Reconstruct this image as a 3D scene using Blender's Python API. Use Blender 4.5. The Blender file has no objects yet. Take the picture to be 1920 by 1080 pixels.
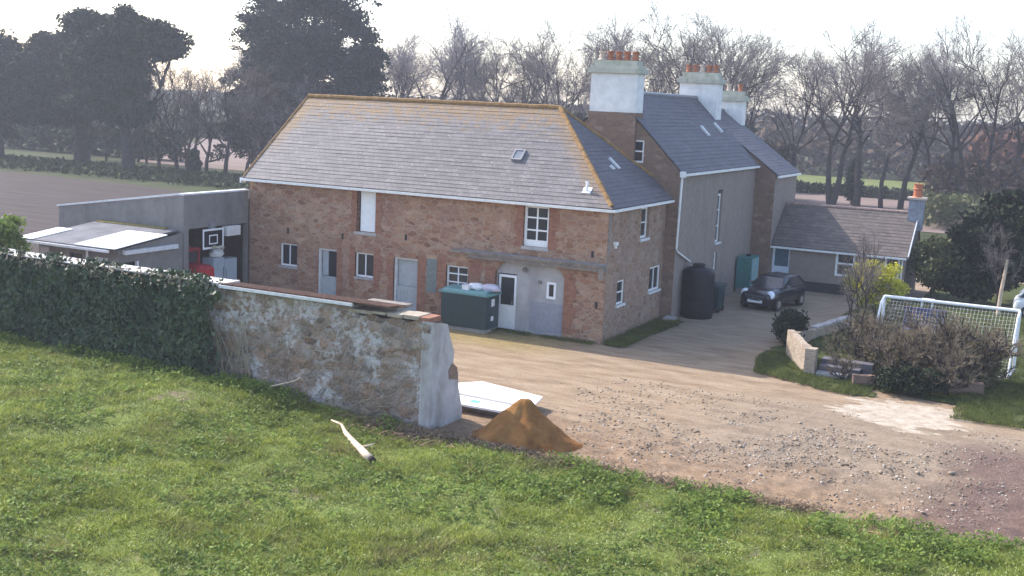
import bpy, math, random
import numpy as np
from mathutils import Vector, Matrix
R = math.radians
SC = bpy.context.scene
COL = SC.collection

# ------------------------------------------------------------------ camera
F, PITCH, ROLL, YAW = 2156.84, R(9.17), R(2.534), R(-26.246)
CAM = Vector((15.359, -38.809, 8.667))
fw = Vector((math.sin(YAW)*math.cos(PITCH), math.cos(YAW)*math.cos(PITCH), -math.sin(PITCH)))
rt = Vector((math.cos(YAW), -math.sin(YAW), 0)); up = rt.cross(fw)
c_, s_ = math.cos(ROLL), math.sin(ROLL)
rt2 = rt*c_ + up*s_; up2 = up*c_ - rt*s_
cd = bpy.data.cameras.new('camera'); cam = bpy.data.objects.new('camera', cd); COL.objects.link(cam)
cd.sensor_width = 36; cd.lens = 36*F/1920; cd.clip_start = .1; cd.clip_end = 6000
cam.matrix_world = Matrix((( rt2.x, up2.x, -fw.x, CAM.x), (rt2.y, up2.y, -fw.y, CAM.y), (rt2.z, up2.z, -fw.z, CAM.z), (0,0,0,1)))
SC.camera = cam

# ------------------------------------------------------------------ light
SUN = Vector((-1.23, .27, 1)).normalized()
w = bpy.data.worlds.new('World'); SC.world = w; w.use_nodes = True
nt = w.node_tree; bg = nt.nodes['Background']
sk = nt.nodes.new('ShaderNodeTexSky'); sk.sky_type = 'NISHITA'; sk.sun_disc = False
sk.sun_elevation = math.asin(SUN.z); sk.sun_rotation = math.atan2(SUN.x, SUN.y)
sk.air_density = 1.0; sk.dust_density = 1.5; sk.ozone_density = .8
nt.links.new(sk.outputs[0], bg.inputs[0]); bg.inputs[1].default_value = .15
sl = bpy.data.lights.new('sun', 'SUN'); sl.energy = 2.7; sl.angle = R(.6); sl.color = (1, .95, .87)
so = bpy.data.objects.new('sun', sl); COL.objects.link(so)
so.rotation_euler = SUN.to_track_quat('Z', 'Y').to_euler()
SC.view_settings.view_transform = 'Standard'; SC.view_settings.look = 'None'
SC.view_settings.exposure = 1.55; SC.view_settings.gamma = 1
SC.cycles.max_bounces = 6; SC.cycles.transparent_max_bounces = 8

# ------------------------------------------------------------------ materials
class NT:
    def __init__(s, name, rough=.8, spec=.3, metal=0):
        s.m = bpy.data.materials.new(name); s.m.use_nodes = True; s.t = s.m.node_tree; s.N = s.t.nodes
        s.b = s.N['Principled BSDF']; s.b.inputs['Roughness'].default_value = rough
        s.b.inputs['Specular IOR Level'].default_value = spec; s.b.inputs['Metallic'].default_value = metal
        s.tc = s.N.new('ShaderNodeTexCoord')
    def put(s, sock, v):
        if hasattr(v, 'is_output'): s.t.links.new(v, sock)
        elif v is not None:
            if sock.type == 'RGBA' and len(v) == 3: v = (*v, 1)
            sock.default_value = v
    def coord(s, scale=(1,1,1), kind='Object', loc=(0,0,0)):
        mp = s.N.new('ShaderNodeMapping'); s.t.links.new(s.tc.outputs[kind], mp.inputs[0])
        mp.inputs['Scale'].default_value = scale; mp.inputs['Location'].default_value = loc
        return mp.outputs[0]
    def noise(s, scale, detail=4, vec=None, rough=.6, dist=0):
        n = s.N.new('ShaderNodeTexNoise'); n.inputs['Scale'].default_value = scale; n.inputs['Detail'].default_value = detail
        n.inputs['Roughness'].default_value = rough; n.inputs['Distortion'].default_value = dist
        s.put(n.inputs['Vector'], vec if vec is not None else s.tc.outputs['Object']); return n.outputs['Fac']
    def voro(s, scale, vec=None, feature='F1', rnd=1):
        n = s.N.new('ShaderNodeTexVoronoi'); n.feature = feature; n.inputs['Scale'].default_value = scale
        n.inputs['Randomness'].default_value = rnd
        s.put(n.inputs['Vector'], vec if vec is not None else s.tc.outputs['Object'])
        return n.outputs
    def ramp(s, fac, stops, interp='LINEAR'):
        n = s.N.new('ShaderNodeValToRGB'); s.put(n.inputs[0], fac); e = n.color_ramp.elements; n.color_ramp.interpolation = interp
        while len(e) < len(stops): e.new(.5)
        for k, (p, c) in enumerate(stops):
            e[k].position = p; e[k].color = (*c, 1) if len(c) == 3 else c
        return n.outputs[0]
    def mask(s, fac, a, b):
        n = s.N.new('ShaderNodeMapRange'); n.interpolation_type = 'SMOOTHSTEP'
        s.put(n.inputs[0], fac); n.inputs[1].default_value = a; n.inputs[2].default_value = b; return n.outputs[0]
    def mix(s, fac, a, b, mode='MIX'):
        n = s.N.new('ShaderNodeMix'); n.data_type = 'RGBA'; n.blend_type = mode
        s.put(n.inputs[0], fac); s.put(n.inputs[6], a); s.put(n.inputs[7], b); return n.outputs[2]
    def math(s, op, a, b=None):
        n = s.N.new('ShaderNodeMath'); n.operation = op; s.put(n.inputs[0], a)
        if b is not None: s.put(n.inputs[1], b)
        return n.outputs[0]
    def island(s):
        return s.N.new('ShaderNodeNewGeometry').outputs['Random Per Island']
    def sep(s, vec=None):
        n = s.N.new('ShaderNodeSeparateXYZ'); s.put(n.inputs[0], vec if vec is not None else s.tc.outputs['Object']); return n.outputs
    def bump(s, h, strength=.3, dist=.02):
        n = s.N.new('ShaderNodeBump'); s.put(n.inputs['Height'], h); n.inputs['Strength'].default_value = strength
        n.inputs['Distance'].default_value = dist; s.t.links.new(n.outputs[0], s.b.inputs['Normal'])
    def col(s, c): s.put(s.b.inputs['Base Color'], c); return s
    def rough(s, r): s.put(s.b.inputs['Roughness'], r)

def plain(name, c, rough=.6, spec=.3, metal=0, var=.18, scale=6):
    n = NT(name, rough, spec, metal)
    f = n.noise(scale, 5)
    lo = tuple(max(0, x*(1-var)) for x in c); hi = tuple(min(1, x*(1+var)) for x in c)
    n.col(n.ramp(f, [(.3, lo), (.7, hi)])); n.rough(n.ramp(n.noise(scale*2.3, 3), [(.3, (rough*.85,)*3), (.7, (min(1, rough*1.12),)*3)]))
    return n.m

def stone_mat(name, pal, mortar, scale=3.2, lime=None, limeamt=.6, zs=1.35, stain=None, msoft=.35, blot=None):
    n = NT(name, .92, .15)
    warp = n.noise(2.2, 3)
    v = n.coord((scale*.8, scale*.8, scale*zs))
    va = n.N.new('ShaderNodeVectorMath'); va.operation = 'ADD'
    wc = n.N.new('ShaderNodeTexNoise'); wc.inputs['Scale'].default_value = 5; n.put(wc.inputs['Vector'], n.tc.outputs['Object'])
    sc = n.N.new('ShaderNodeVectorMath'); sc.operation = 'SCALE'; n.put(sc.inputs[0], wc.outputs['Color']); sc.inputs['Scale'].default_value = .7
    n.put(va.inputs[0], v); n.put(va.inputs[1], sc.outputs[0]); v = va.outputs[0]
    f1 = n.voro(1, v); ed = n.voro(1, v, 'DISTANCE_TO_EDGE')
    sepc = n.N.new('ShaderNodeSeparateColor'); n.put(sepc.inputs[0], f1['Color'])
    st = n.ramp(sepc.outputs[0], [(i/(len(pal)-1), c) for i, c in enumerate(pal)])
    fine = n.noise(28, 5, rough=.7)
    st = n.mix(.45, st, n.ramp(fine, [(.25, (.25,.22,.2)), (.75, (1,1,1))]), 'MULTIPLY')
    big = n.noise(.55, 4)
    st = n.mix(n.mask(big, .35, .7), st, n.mix(.5, st, (pal[1][0]*.7, pal[1][1]*.7, pal[1][2]*.75)))
    m = n.mask(ed['Distance'], .02, .085)
    c = n.mix(n.math('ADD', n.math('MULTIPLY', m, 1-msoft), msoft), n.mix(.4, mortar, n.ramp(fine, [(.3, (.5,.47,.45)), (.7, (1,1,1))]), 'MULTIPLY'), st)
    if lime:
        lm = n.math('MULTIPLY', n.mask(n.noise(.95, 6, rough=.66), .47, .56), n.mask(n.noise(6, 5), .4, .55))
        c = n.mix(n.math('MULTIPLY', lm, limeamt), c, lime)
    if blot: c = n.mix(n.math('MULTIPLY', n.mask(n.noise(1.7, 5, n.coord((1,1,1.5), loc=(7,3,1)), .6), .5, .66), .55), c, n.mix(.5, blot, n.ramp(fine, [(.3,(.55,.5,.48)),(.7,(1.1,1.1,1.1))]), 'MULTIPLY'))
    if stain:
        c = n.mix(n.math('MULTIPLY', n.mask(n.noise(.8, 5, n.coord((1,1,.35))), .5, .75), .6), c, stain)
    n.col(c); h = n.math('ADD', n.math('MULTIPLY', m, .7), n.math('MULTIPLY', fine, .5)); n.bump(h, .7, .035)
    return n.m

def slate_mat(name, a, b, course, lichen=None, streak=.5):
    n = NT(name, .72, .25)
    br = n.N.new('ShaderNodeTexBrick'); n.put(br.inputs['Vector'], n.tc.outputs['UV'])
    br.inputs['Scale'].default_value = 1; br.inputs['Brick Width'].default_value = .27; br.inputs['Row Height'].default_value = course
    br.inputs['Mortar Size'].default_value = .006; br.inputs['Mortar Smooth'].default_value = .3; br.inputs['Bias'].default_value = 0
    n.put(br.inputs['Color1'], a); n.put(br.inputs['Color2'], b); n.put(br.inputs['Mortar'], tuple(x*.45 for x in a))
    c = br.outputs['Color']
    uvs = n.coord((.5, 3.2, 1), 'UV')
    c = n.mix(streak, c, n.ramp(n.noise(1.6, 7, uvs, .68), [(.28, (.42,.41,.43)), (.5, (.85,.84,.86)), (.72, (1.5,1.45,1.42))]), 'MULTIPLY')
    c = n.mix(.5, c, n.ramp(n.noise(.35, 5), [(.3, (.7,.7,.72)), (.7, (1.15,1.12,1.1))]), 'MULTIPLY')
    if lichen:
        x, y, z = n.sep()
        nz = n.noise(3.2, 6, rough=.7)
        top = n.mask(n.math('ADD', z, n.math('MULTIPLY', n.math('SUBTRACT', nz, .5), 4.2)), lichen[0]-.8, lichen[0]+.1)
        vx = n.math('SUBTRACT', x, n.math('ADD', -16.6, n.math('MULTIPLY', n.math('SUBTRACT', z, 5), .17)))
        vx = n.math('SUBTRACT', 1.0, n.math('ADD', vx, n.math('MULTIPLY', n.math('SUBTRACT', nz, .5), 2.2)))
        vz = n.math('MULTIPLY', n.mask(vx, .0, .8), n.mask(z, 5.6, 7.4))
        hx = n.math('SUBTRACT', n.math('ADD', x, n.math('MULTIPLY', n.math('SUBTRACT', z, 5), 1.13)), .25)
        hx = n.math('ADD', hx, n.math('MULTIPLY', n.math('SUBTRACT', nz, .5), 1.6))
        hm = n.math('MULTIPLY', n.mask(hx, -1.0, -.1), n.mask(z, 4.6, 6.2))
        l = n.math('MAXIMUM', n.math('MAXIMUM', top, vz), n.math('MULTIPLY', hm, .8))
        l = n.math('MULTIPLY', l, n.mask(n.noise(9, 4), .3, .5))
        c = n.mix(n.math('MULTIPLY', l, .85), c, n.ramp(n.noise(14, 3), [(.3,(.17,.095,.04)),(.7,(.29,.18,.08))]))
        sp = n.math('MULTIPLY', n.mask(n.noise(11, 3), .64, .7), .5)
        c = n.mix(sp, c, (.55,.5,.45))
    n.col(c); n.bump(br.outputs['Fac'], -.25, .01)
    return n.m

M = {}
M['barn_stone'] = stone_mat('barn_granite_rubble', [(.2,.095,.06),(.37,.19,.115),(.28,.15,.1),(.44,.26,.165),(.32,.18,.13),(.47,.32,.22),(.24,.13,.09)], (.43,.32,.25), 3.5, stain=(.27,.16,.12), msoft=.22, blot=(.52,.35,.25), zs=1.7)
M['barn_side'] = stone_mat('barn_side_rubble', [(.23,.14,.1),(.35,.22,.155),(.29,.19,.14),(.4,.28,.2),(.31,.2,.15)], (.4,.31,.25), 3.3, stain=(.26,.19,.16), msoft=.25, blot=(.4,.33,.29), zs=1.6)
M['wall_stone'] = stone_mat('garden_wall_rubble', [(.19,.13,.1),(.33,.25,.19),(.26,.175,.125),(.42,.35,.29),(.3,.2,.15),(.38,.34,.32),(.15,.105,.085)], (.33,.285,.245), 3.9, lime=(.55,.52,.53), limeamt=.7, stain=(.16,.11,.085), msoft=.2, blot=(.34,.2,.13), zs=1.5)
M['house_stone'] = stone_mat('house_brown_stone', [(.21,.14,.1),(.29,.19,.14),(.25,.165,.125),(.37,.26,.2)], (.19,.15,.12), 3.2)
M['low_stone'] = stone_mat('low_wall_stone', [(.4,.31,.23),(.5,.4,.3),(.34,.26,.2),(.46,.37,.29)], (.42,.34,.27), 3.4)
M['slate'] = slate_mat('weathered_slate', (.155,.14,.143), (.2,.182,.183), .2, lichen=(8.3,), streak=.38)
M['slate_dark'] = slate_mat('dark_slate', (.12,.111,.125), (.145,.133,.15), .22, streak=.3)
M['slate_cot'] = slate_mat('cottage_slate', (.12,.103,.093), (.175,.14,.125), .22, streak=.4)
n = NT('red_brick', .9, .15); br = n.N.new('ShaderNodeTexBrick'); n.put(br.inputs['Vector'], n.coord((1,1,1), 'UV'))
for k, v in (('Scale',1),('Brick Width',.225),('Row Height',.075),('Mortar Size',.01)): br.inputs[k].default_value = v
n.put(br.inputs['Color1'], (.27,.1,.06)); n.put(br.inputs['Color2'], (.36,.16,.1)); n.put(br.inputs['Mortar'], (.26,.18,.14))
n.col(n.mix(.6, br.outputs['Color'], n.ramp(n.noise(5,5), [(.3,(.45,.42,.4)),(.7,(1.1,1.05,1))]), 'MULTIPLY')); n.bump(br.outputs['Fac'], -.4, .01); M['brick'] = n.m

def render_mat(name, c, stainc, scale=.9, amt=.6):
    n = NT(name, .93, .1)
    b = n.ramp(n.noise(3, 6), [(.3, tuple(x*.85 for x in c)), (.7, tuple(x*1.1 for x in c))])
    st = n.math('MULTIPLY', n.mask(n.noise(scale, 6, n.coord((1,1,.4)), .65), .48, .72), amt)
    n.col(n.mix(st, b, stainc)); n.bump(n.noise(25, 5), .25, .02); return n.m
M['render_grey'] = render_mat('grey_render', (.4,.38,.38), (.24,.23,.24))
M['render_house'] = render_mat('house_render', (.25,.205,.185), (.19,.155,.14))
M['render_garage'] = render_mat('garage_block_render', (.21,.195,.19), (.13,.12,.12), .7, .7)
M['render_white'] = render_mat('white_render', (.72,.7,.7), (.52,.5,.48), .8, .35)
M['cement'] = render_mat('cement_render', (.42,.395,.4), (.23,.2,.18), 1.3, .8)
M['lichen_cap'] = render_mat('lichened_cornice', (.44,.43,.37), (.24,.25,.16), 3, .7)
M['plinth'] = plain('tarred_plinth', (.03,.03,.034), .8)
M['white'] = plain('white_paint', (.78,.78,.8), .45, .4, var=.06)
M['white_old'] = plain('old_white_paint', (.6,.6,.62), .6, .3, var=.15)
M['gutter'] = plain('white_gutter', (.72,.71,.71), .45, .4, var=.12)
M['greydoor'] = plain('grey_door_paint', (.36,.38,.4), .6, var=.14)
M['bluegrey'] = plain('blue_grey_panel', (.4,.45,.52), .5, var=.08)
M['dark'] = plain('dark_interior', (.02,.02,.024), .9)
M['glass'] = plain('window_glass', (.022,.027,.032), .12, .6, var=.3, scale=2)
M['terracotta'] = plain('terracotta', (.34,.13,.07), .8, var=.35)
M['palepot'] = plain('buff_pot', (.5,.4,.33), .8)
M['ridge'] = None
n = NT('lichened_ridge_tile', .9, .1); n.col(n.ramp(n.noise(6, 6, rough=.7), [(.25,(.13,.09,.06)),(.45,(.23,.13,.055)),(.6,(.28,.18,.085)),(.8,(.36,.31,.25))])); n.bump(n.noise(20,4), .4, .02); M['ridge'] = n.m
M['lead'] = plain('lead_grey', (.2,.2,.22), .55, .4, var=.2)
M['timber'] = plain('weathered_timber', (.2,.17,.15), .85, var=.35, scale=4)
M['green_metal'] = plain('dark_green_plastic', (.008,.034,.042), .4, .45, var=.25, scale=2)
M['green_lid'] = plain('pale_green_lid', (.12,.26,.26), .45, .4, var=.2)
M['black'] = plain('black_plastic', (.007,.007,.012), .5, .25, var=.3)
M['plastic_white'] = plain('white_plastic_sheet', (.75,.74,.76), .35, .5, var=.08)
M['red'] = plain('red_paint', (.42,.02,.03), .45, .4, var=.3)
M['tyre'] = plain('tyre_rubber', (.02,.02,.02), .85)
M['chrome'] = plain('bright_metal', (.6,.6,.63), .25, .6, .9, var=.08)
M['carpaint'] = plain('black_car_paint', (.012,.012,.022), .18, .6, var=.1)
M['carwhite'] = plain('white_car_paint', (.7,.7,.72), .25, .5, var=.05)
M['lamp_glass'] = plain('headlamp_lens', (.78,.8,.85), .15, .6, var=.05)
M['bark'] = plain('grey_bark', (.045,.037,.036), .95, .1, var=.4, scale=3)
M['twig'] = plain('brown_twigs', (.195,.163,.158), .95, .1, var=.3, scale=1)
M['twig_pale'] = plain('pale_twigs', (.3,.265,.28), .95, .1, var=.3, scale=1)
M['twig_shrub'] = plain('shrub_twigs', (.21,.165,.115), .95, .1, var=.4, scale=2)
M['twig_red'] = plain('russet_twigs', (.16,.11,.1), .95, .1, var=.3, scale=1)
M['bark_dark'] = plain('dark_bark', (.04,.035,.035), .95, .1, var=.4, scale=3)
M['blue'] = plain('violet_blue_paint', (.075,.06,.19), .6, .3, var=.2)
M['wood_pale'] = plain('bare_stripped_wood', (.55,.42,.32), .8, var=.35, scale=9)
M['concrete_step'] = plain('concrete_step', (.36,.33,.32), .9, var=.25)
M['net'] = plain('white_net_cord', (.6,.6,.62), .8)
M['board'] = plain('pinkish_board', (.74,.66,.63), .7, .2, var=.07, scale=2)
M['logo'] = plain('blue_print', (.14,.38,.68), .6)

def leaf_mat(name, cols, rough=.6, spec=.25, trans=.0):
    n = NT(name, rough, spec); r = n.island()
    c = n.ramp(r, [(i/(len(cols)-1), c) for i, c in enumerate(cols)])
    c = n.mix(.6, c, n.ramp(n.noise(.5, 3), [(.3,(.65,.65,.65)),(.7,(1.25,1.25,1.2))]), 'MULTIPLY')
    c = n.mix(.7, c, n.ramp(n.noise(2.6, 4, rough=.65), [(.3,(.5,.55,.5)),(.5,(1,1,1)),(.7,(1.4,1.35,1.25))]), 'MULTIPLY')
    n.col(c)
    if trans:
        tr = n.N.new('ShaderNodeBsdfTranslucent'); n.put(tr.inputs[0], c); mx = n.N.new('ShaderNodeMixShader'); mx.inputs[0].default_value = trans
        out = n.N['Material Output']; n.t.links.new(n.b.outputs[0], mx.inputs[1]); n.t.links.new(tr.outputs[0], mx.inputs[2]); n.t.links.new(mx.outputs[0], out.inputs[0])
    return n.m
M['grass'] = leaf_mat('grass_blades', [(.14,.17,.025),(.23,.27,.045),(.3,.345,.06),(.185,.23,.035),(.35,.38,.09),(.42,.41,.2)], .6, .15, .45)
M['dry_grass'] = leaf_mat('dry_grass_blades', [(.2,.19,.06),(.3,.26,.11),(.16,.18,.05),(.36,.3,.17)], .7, .1, .4)
M['lawn_blade'] = leaf_mat('lawn_blades', [(.06,.08,.02),(.1,.13,.03),(.14,.16,.04),(.19,.18,.08)], .7, .15, .35)
M['weed'] = leaf_mat('weed_leaves', [(.11,.16,.03),(.17,.23,.045),(.23,.3,.065),(.14,.2,.06)], .6, .15, .4)
M['clover'] = leaf_mat('small_field_leaves', [(.09,.13,.03),(.18,.24,.06),(.32,.39,.13),(.15,.2,.05),(.5,.54,.3)], .6, .2, .3)
M['dead'] = leaf_mat('dead_stalks', [(.18,.12,.08),(.28,.2,.13),(.12,.08,.06)], .9, .1)
M['ivy'] = leaf_mat('ivy_leaves', [(.018,.04,.02),(.03,.06,.026),(.045,.075,.03),(.025,.055,.03),(.06,.08,.03)], .5, .3, .1)
M['ivy_dry'] = leaf_mat('dry_ivy_stems', [(.2,.15,.11),(.32,.27,.2),(.14,.12,.08)], .9, .1)
M['conifer'] = leaf_mat('cypress_foliage', [(.012,.024,.016),(.02,.034,.02),(.03,.045,.026),(.022,.036,.026)], .8, .15)
M['cedar'] = leaf_mat('cedar_foliage', [(.012,.02,.018),(.018,.03,.024),(.026,.036,.03)], .8, .15)
M['evergreen'] = leaf_mat('evergreen_foliage', [(.008,.013,.009),(.015,.024,.012),(.035,.048,.018),(.011,.017,.011)], .8, .15)
M['olive'] = leaf_mat('olive_foliage', [(.06,.07,.025),(.09,.1,.035),(.12,.12,.05)], .6, .25, .2)
M['yellow'] = leaf_mat('yellow_blossom', [(.46,.42,.03),(.6,.54,.06),(.38,.38,.05)], .6, .2, .3)
M['yellowgreen'] = leaf_mat('spring_foliage', [(.14,.2,.03),(.2,.26,.05),(.08,.13,.025)], .6, .25, .3)
M['pasture_leaf'] = leaf_mat('rank_grass', [(.03,.04,.015),(.05,.065,.02),(.07,.08,.03)], .8, .1)
M['hedge'] = leaf_mat('hedge_foliage', [(.018,.03,.014),(.03,.045,.018),(.04,.055,.025)], .7, .2)
M['scrub'] = leaf_mat('brown_scrub', [(.045,.03,.024),(.065,.044,.034),(.085,.058,.043),(.055,.043,.036)], .9, .1)
M['scrub_red'] = leaf_mat('russet_scrub', [(.08,.036,.027),(.11,.05,.037),(.085,.048,.035)], .9, .1)

# ground materials
n = NT('yard_dirt', .95, .1)
x, y, z = n.sep()
big = n.noise(.28, 6, rough=.62); fine = n.noise(14, 6, rough=.7); mid = n.noise(1.7, 6, n.coord((.35,1.1,1)), .65)
base = n.ramp(mid, [(.3,(.19,.13,.083)),(.48,(.28,.2,.132)),(.68,(.36,.272,.187))])
red = n.mask(n.math('ADD', y, n.math('MULTIPLY', big, 5)), -6.2, -9.5)
base = n.mix(n.math('MULTIPLY', red, .75), base, n.ramp(n.noise(2.6, 6, rough=.65), [(.3,(.12,.072,.042)),(.5,(.225,.142,.086)),(.7,(.34,.235,.15))]))
grav = n.math('MULTIPLY', n.mask(x, 5.0, 8.5), n.math('MULTIPLY', n.mask(y, -2.8, -5.5), n.mask(y, -13.5, -10.2)))
grav = n.math('MULTIPLY', grav, n.mask(big, .32, .5))
vo = n.voro(9)
base = n.mix(n.math('MULTIPLY', grav, .5), base, n.mix(.5, n.ramp(vo['Distance'], [(.1,(.3,.24,.185)),(.6,(.13,.1,.075))]), n.ramp(n.noise(5,5),[(.3,(.14,.115,.095)),(.7,(.33,.28,.235))])))
moss = n.math('MULTIPLY', n.math('MULTIPLY', n.mask(y, -4.2, -1.8), n.mask(y, 1, -.2)), n.mask(n.math('ADD', x, n.math('MULTIPLY', big, 3)), 2.2, -1.5))
base = n.mix(n.math('MULTIPLY', moss, .75), base, n.ramp(n.noise(4,5),[(.3,(.18,.14,.05)),(.7,(.34,.25,.1))]))
bank = n.math('MULTIPLY', n.mask(n.math('ADD', x, n.math('MULTIPLY', n.math('SUBTRACT', big, .5), 3)), 12.4, 13.8), n.mask(y, -5.2, -7))
base = n.mix(n.math('MULTIPLY', bank, .9), base, n.ramp(n.noise(3,5),[(.3,(.09,.055,.048)),(.7,(.155,.098,.085))]))
dark = n.math('MULTIPLY', n.mask(n.noise(4.5, 6, n.coord((.7,1.6,1)), .7), .56, .68), n.mask(y, -5.5, -8.5))
base = n.mix(n.math('MULTIPLY', dark, .6), base, (.12,.085,.06))
pr = n.math('ADD', n.math('POWER', n.math('MULTIPLY', n.math('SUBTRACT', x, 11.25), .5), 2), n.math('POWER', n.math('MULTIPLY', n.math('ADD', y, 3.75), .55), 2))
pn = n.noise(1.1, 7, n.coord((.8,1.9,1), loc=(3,1,0)), .7)
padm = n.mask(n.math('ADD', n.math('SUBTRACT', 1, pr), n.math('MULTIPLY', n.math('SUBTRACT', pn, .52), 4.2)), .0, .22)
padm = n.math('MULTIPLY', padm, n.mask(pr, 2.6, 1.6))
base = n.mix(padm, base, n.ramp(n.noise(2.6, 6, rough=.65), [(.3,(.3,.24,.18)),(.55,(.45,.375,.3)),(.75,(.53,.46,.38))]))
gv = n.voro(24); sg = n.N.new('ShaderNodeSeparateColor'); n.put(sg.inputs[0], gv['Color'])
gz_ = n.math('MULTIPLY', n.mask(y, -4.5, -7.5), n.mask(n.math('ADD', gv['Distance'], n.math('MULTIPLY', n.noise(1.3, 4), .5)), .62, .42))
base = n.mix(n.math('MULTIPLY', gz_, .75), base, n.ramp(sg.outputs[0], [(0,(.1,.07,.048)),(.5,(.24,.175,.125)),(.8,(.36,.29,.23)),(1,(.5,.43,.36))]))
lane = n.mask(y, 1, 5)
base = n.mix(n.math('MULTIPLY', lane, .5), base, n.ramp(n.noise(1.2,5),[(.3,(.22,.17,.13)),(.7,(.34,.27,.21))]))
n.col(n.mix(.55, base, n.ramp(fine, [(.25,(.45,.43,.42)),(.6,(1,1,1)),(.8,(1.25,1.22,1.2))]), 'MULTIPLY'))
n.bump(n.math('ADD', n.math('MULTIPLY', fine, .5), n.noise(3, 5)), .6, .05); M['dirt'] = n.m
n = NT('field_soil', .95, .1)
n.col(n.mix(n.mask(n.noise(.9,5), .56, .72), n.ramp(n.noise(9,5),[(.3,(.09,.11,.025)),(.7,(.17,.2,.05))]), n.ramp(n.noise(6,5),[(.3,(.13,.1,.065)),(.7,(.26,.2,.14))]))); n.bump(n.noise(12,5),.6,.05); M['soil'] = n.m
n = NT('ploughed_earth', .95, .1)
n.col(n.ramp(n.noise(.6, 6, n.coord((.25,1.6,1)), .65), [(.3,(.036,.027,.026)),(.55,(.056,.043,.042)),(.75,(.078,.06,.058))])); n.bump(n.noise(2,5),.5,.1); M['plough'] = n.m
n = NT('bare_field_earth', .95, .1)
n.col(n.ramp(n.noise(.25, 6, n.coord((.3,1,1))), [(.3,(.15,.11,.1)),(.7,(.22,.165,.145))])); M['far_soil'] = n.m
n = NT('rough_pasture', .95, .1)
n.col(n.ramp(n.noise(.3, 7, rough=.65), [(.3,(.025,.032,.012)),(.55,(.045,.055,.018)),(.75,(.065,.065,.028))])); M['pasture'] = n.m
n = NT('bright_pasture', .95, .1)
n.col(n.ramp(n.noise(.2, 6), [(.3,(.1,.12,.035)),(.7,(.145,.16,.055))])); M['bright_pasture'] = n.m
n = NT('lawn_turf', .95, .1)
n.col(n.ramp(n.noise(2.2, 7, rough=.65), [(.3,(.035,.045,.014)),(.5,(.058,.07,.02)),(.7,(.095,.092,.035))])); n.bump(n.noise(18,4),.6,.04); M['lawn'] = n.m
n = NT('pale_concrete', .9, .15)
n.col(n.ramp(n.noise(1.6, 6, rough=.65), [(.33,(.3,.235,.175)),(.5,(.42,.35,.28)),(.7,(.5,.44,.36))])); n.bump(n.noise(16,4),.3,.02); M['pad'] = n.m
n = NT('building_sand', .95, .08)
n.col(n.mix(.5, n.ramp(n.noise(2.2, 6, rough=.6), [(.3,(.15,.066,.022)),(.5,(.24,.112,.038)),(.75,(.31,.16,.06))]), n.ramp(n.noise(30,4),[(.3,(.6,.58,.55)),(.7,(1.1,1.1,1.1))]), 'MULTIPLY')); n.bump(n.noise(26,6,rough=.7),.7,.03); M['sand'] = n.m
n = NT('rusty_corrugated_iron', .75, .3, .2); x, y, z = n.sep()
n.col(n.mix(n.mask(n.math('ADD', x, n.math('MULTIPLY', n.noise(2,5), 2)), -3.6, -1.6), n.ramp(n.noise(4,5),[(.3,(.22,.17,.14)),(.7,(.42,.35,.3))]), n.ramp(n.noise(5,5),[(.3,(.2,.1,.06)),(.7,(.36,.2,.12))]))); M['rust'] = n.m
n = NT('rubble_stone', .9, .15); n.col(n.ramp(n.island(), [(0,(.11,.08,.055)),(.35,(.21,.155,.115)),(.6,(.3,.235,.18)),(.85,(.4,.34,.275)),(.95,(.55,.49,.43)),(1,(.22,.21,.22))])); M['rubble'] = n.m
n = NT('bitumen_flat_roof', .9, .1); n.col(n.ramp(n.noise(1.3, 6), [(.3,(.12,.118,.13)),(.6,(.175,.17,.185)),(.8,(.22,.215,.225))])); M['felt'] = n.m

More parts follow.
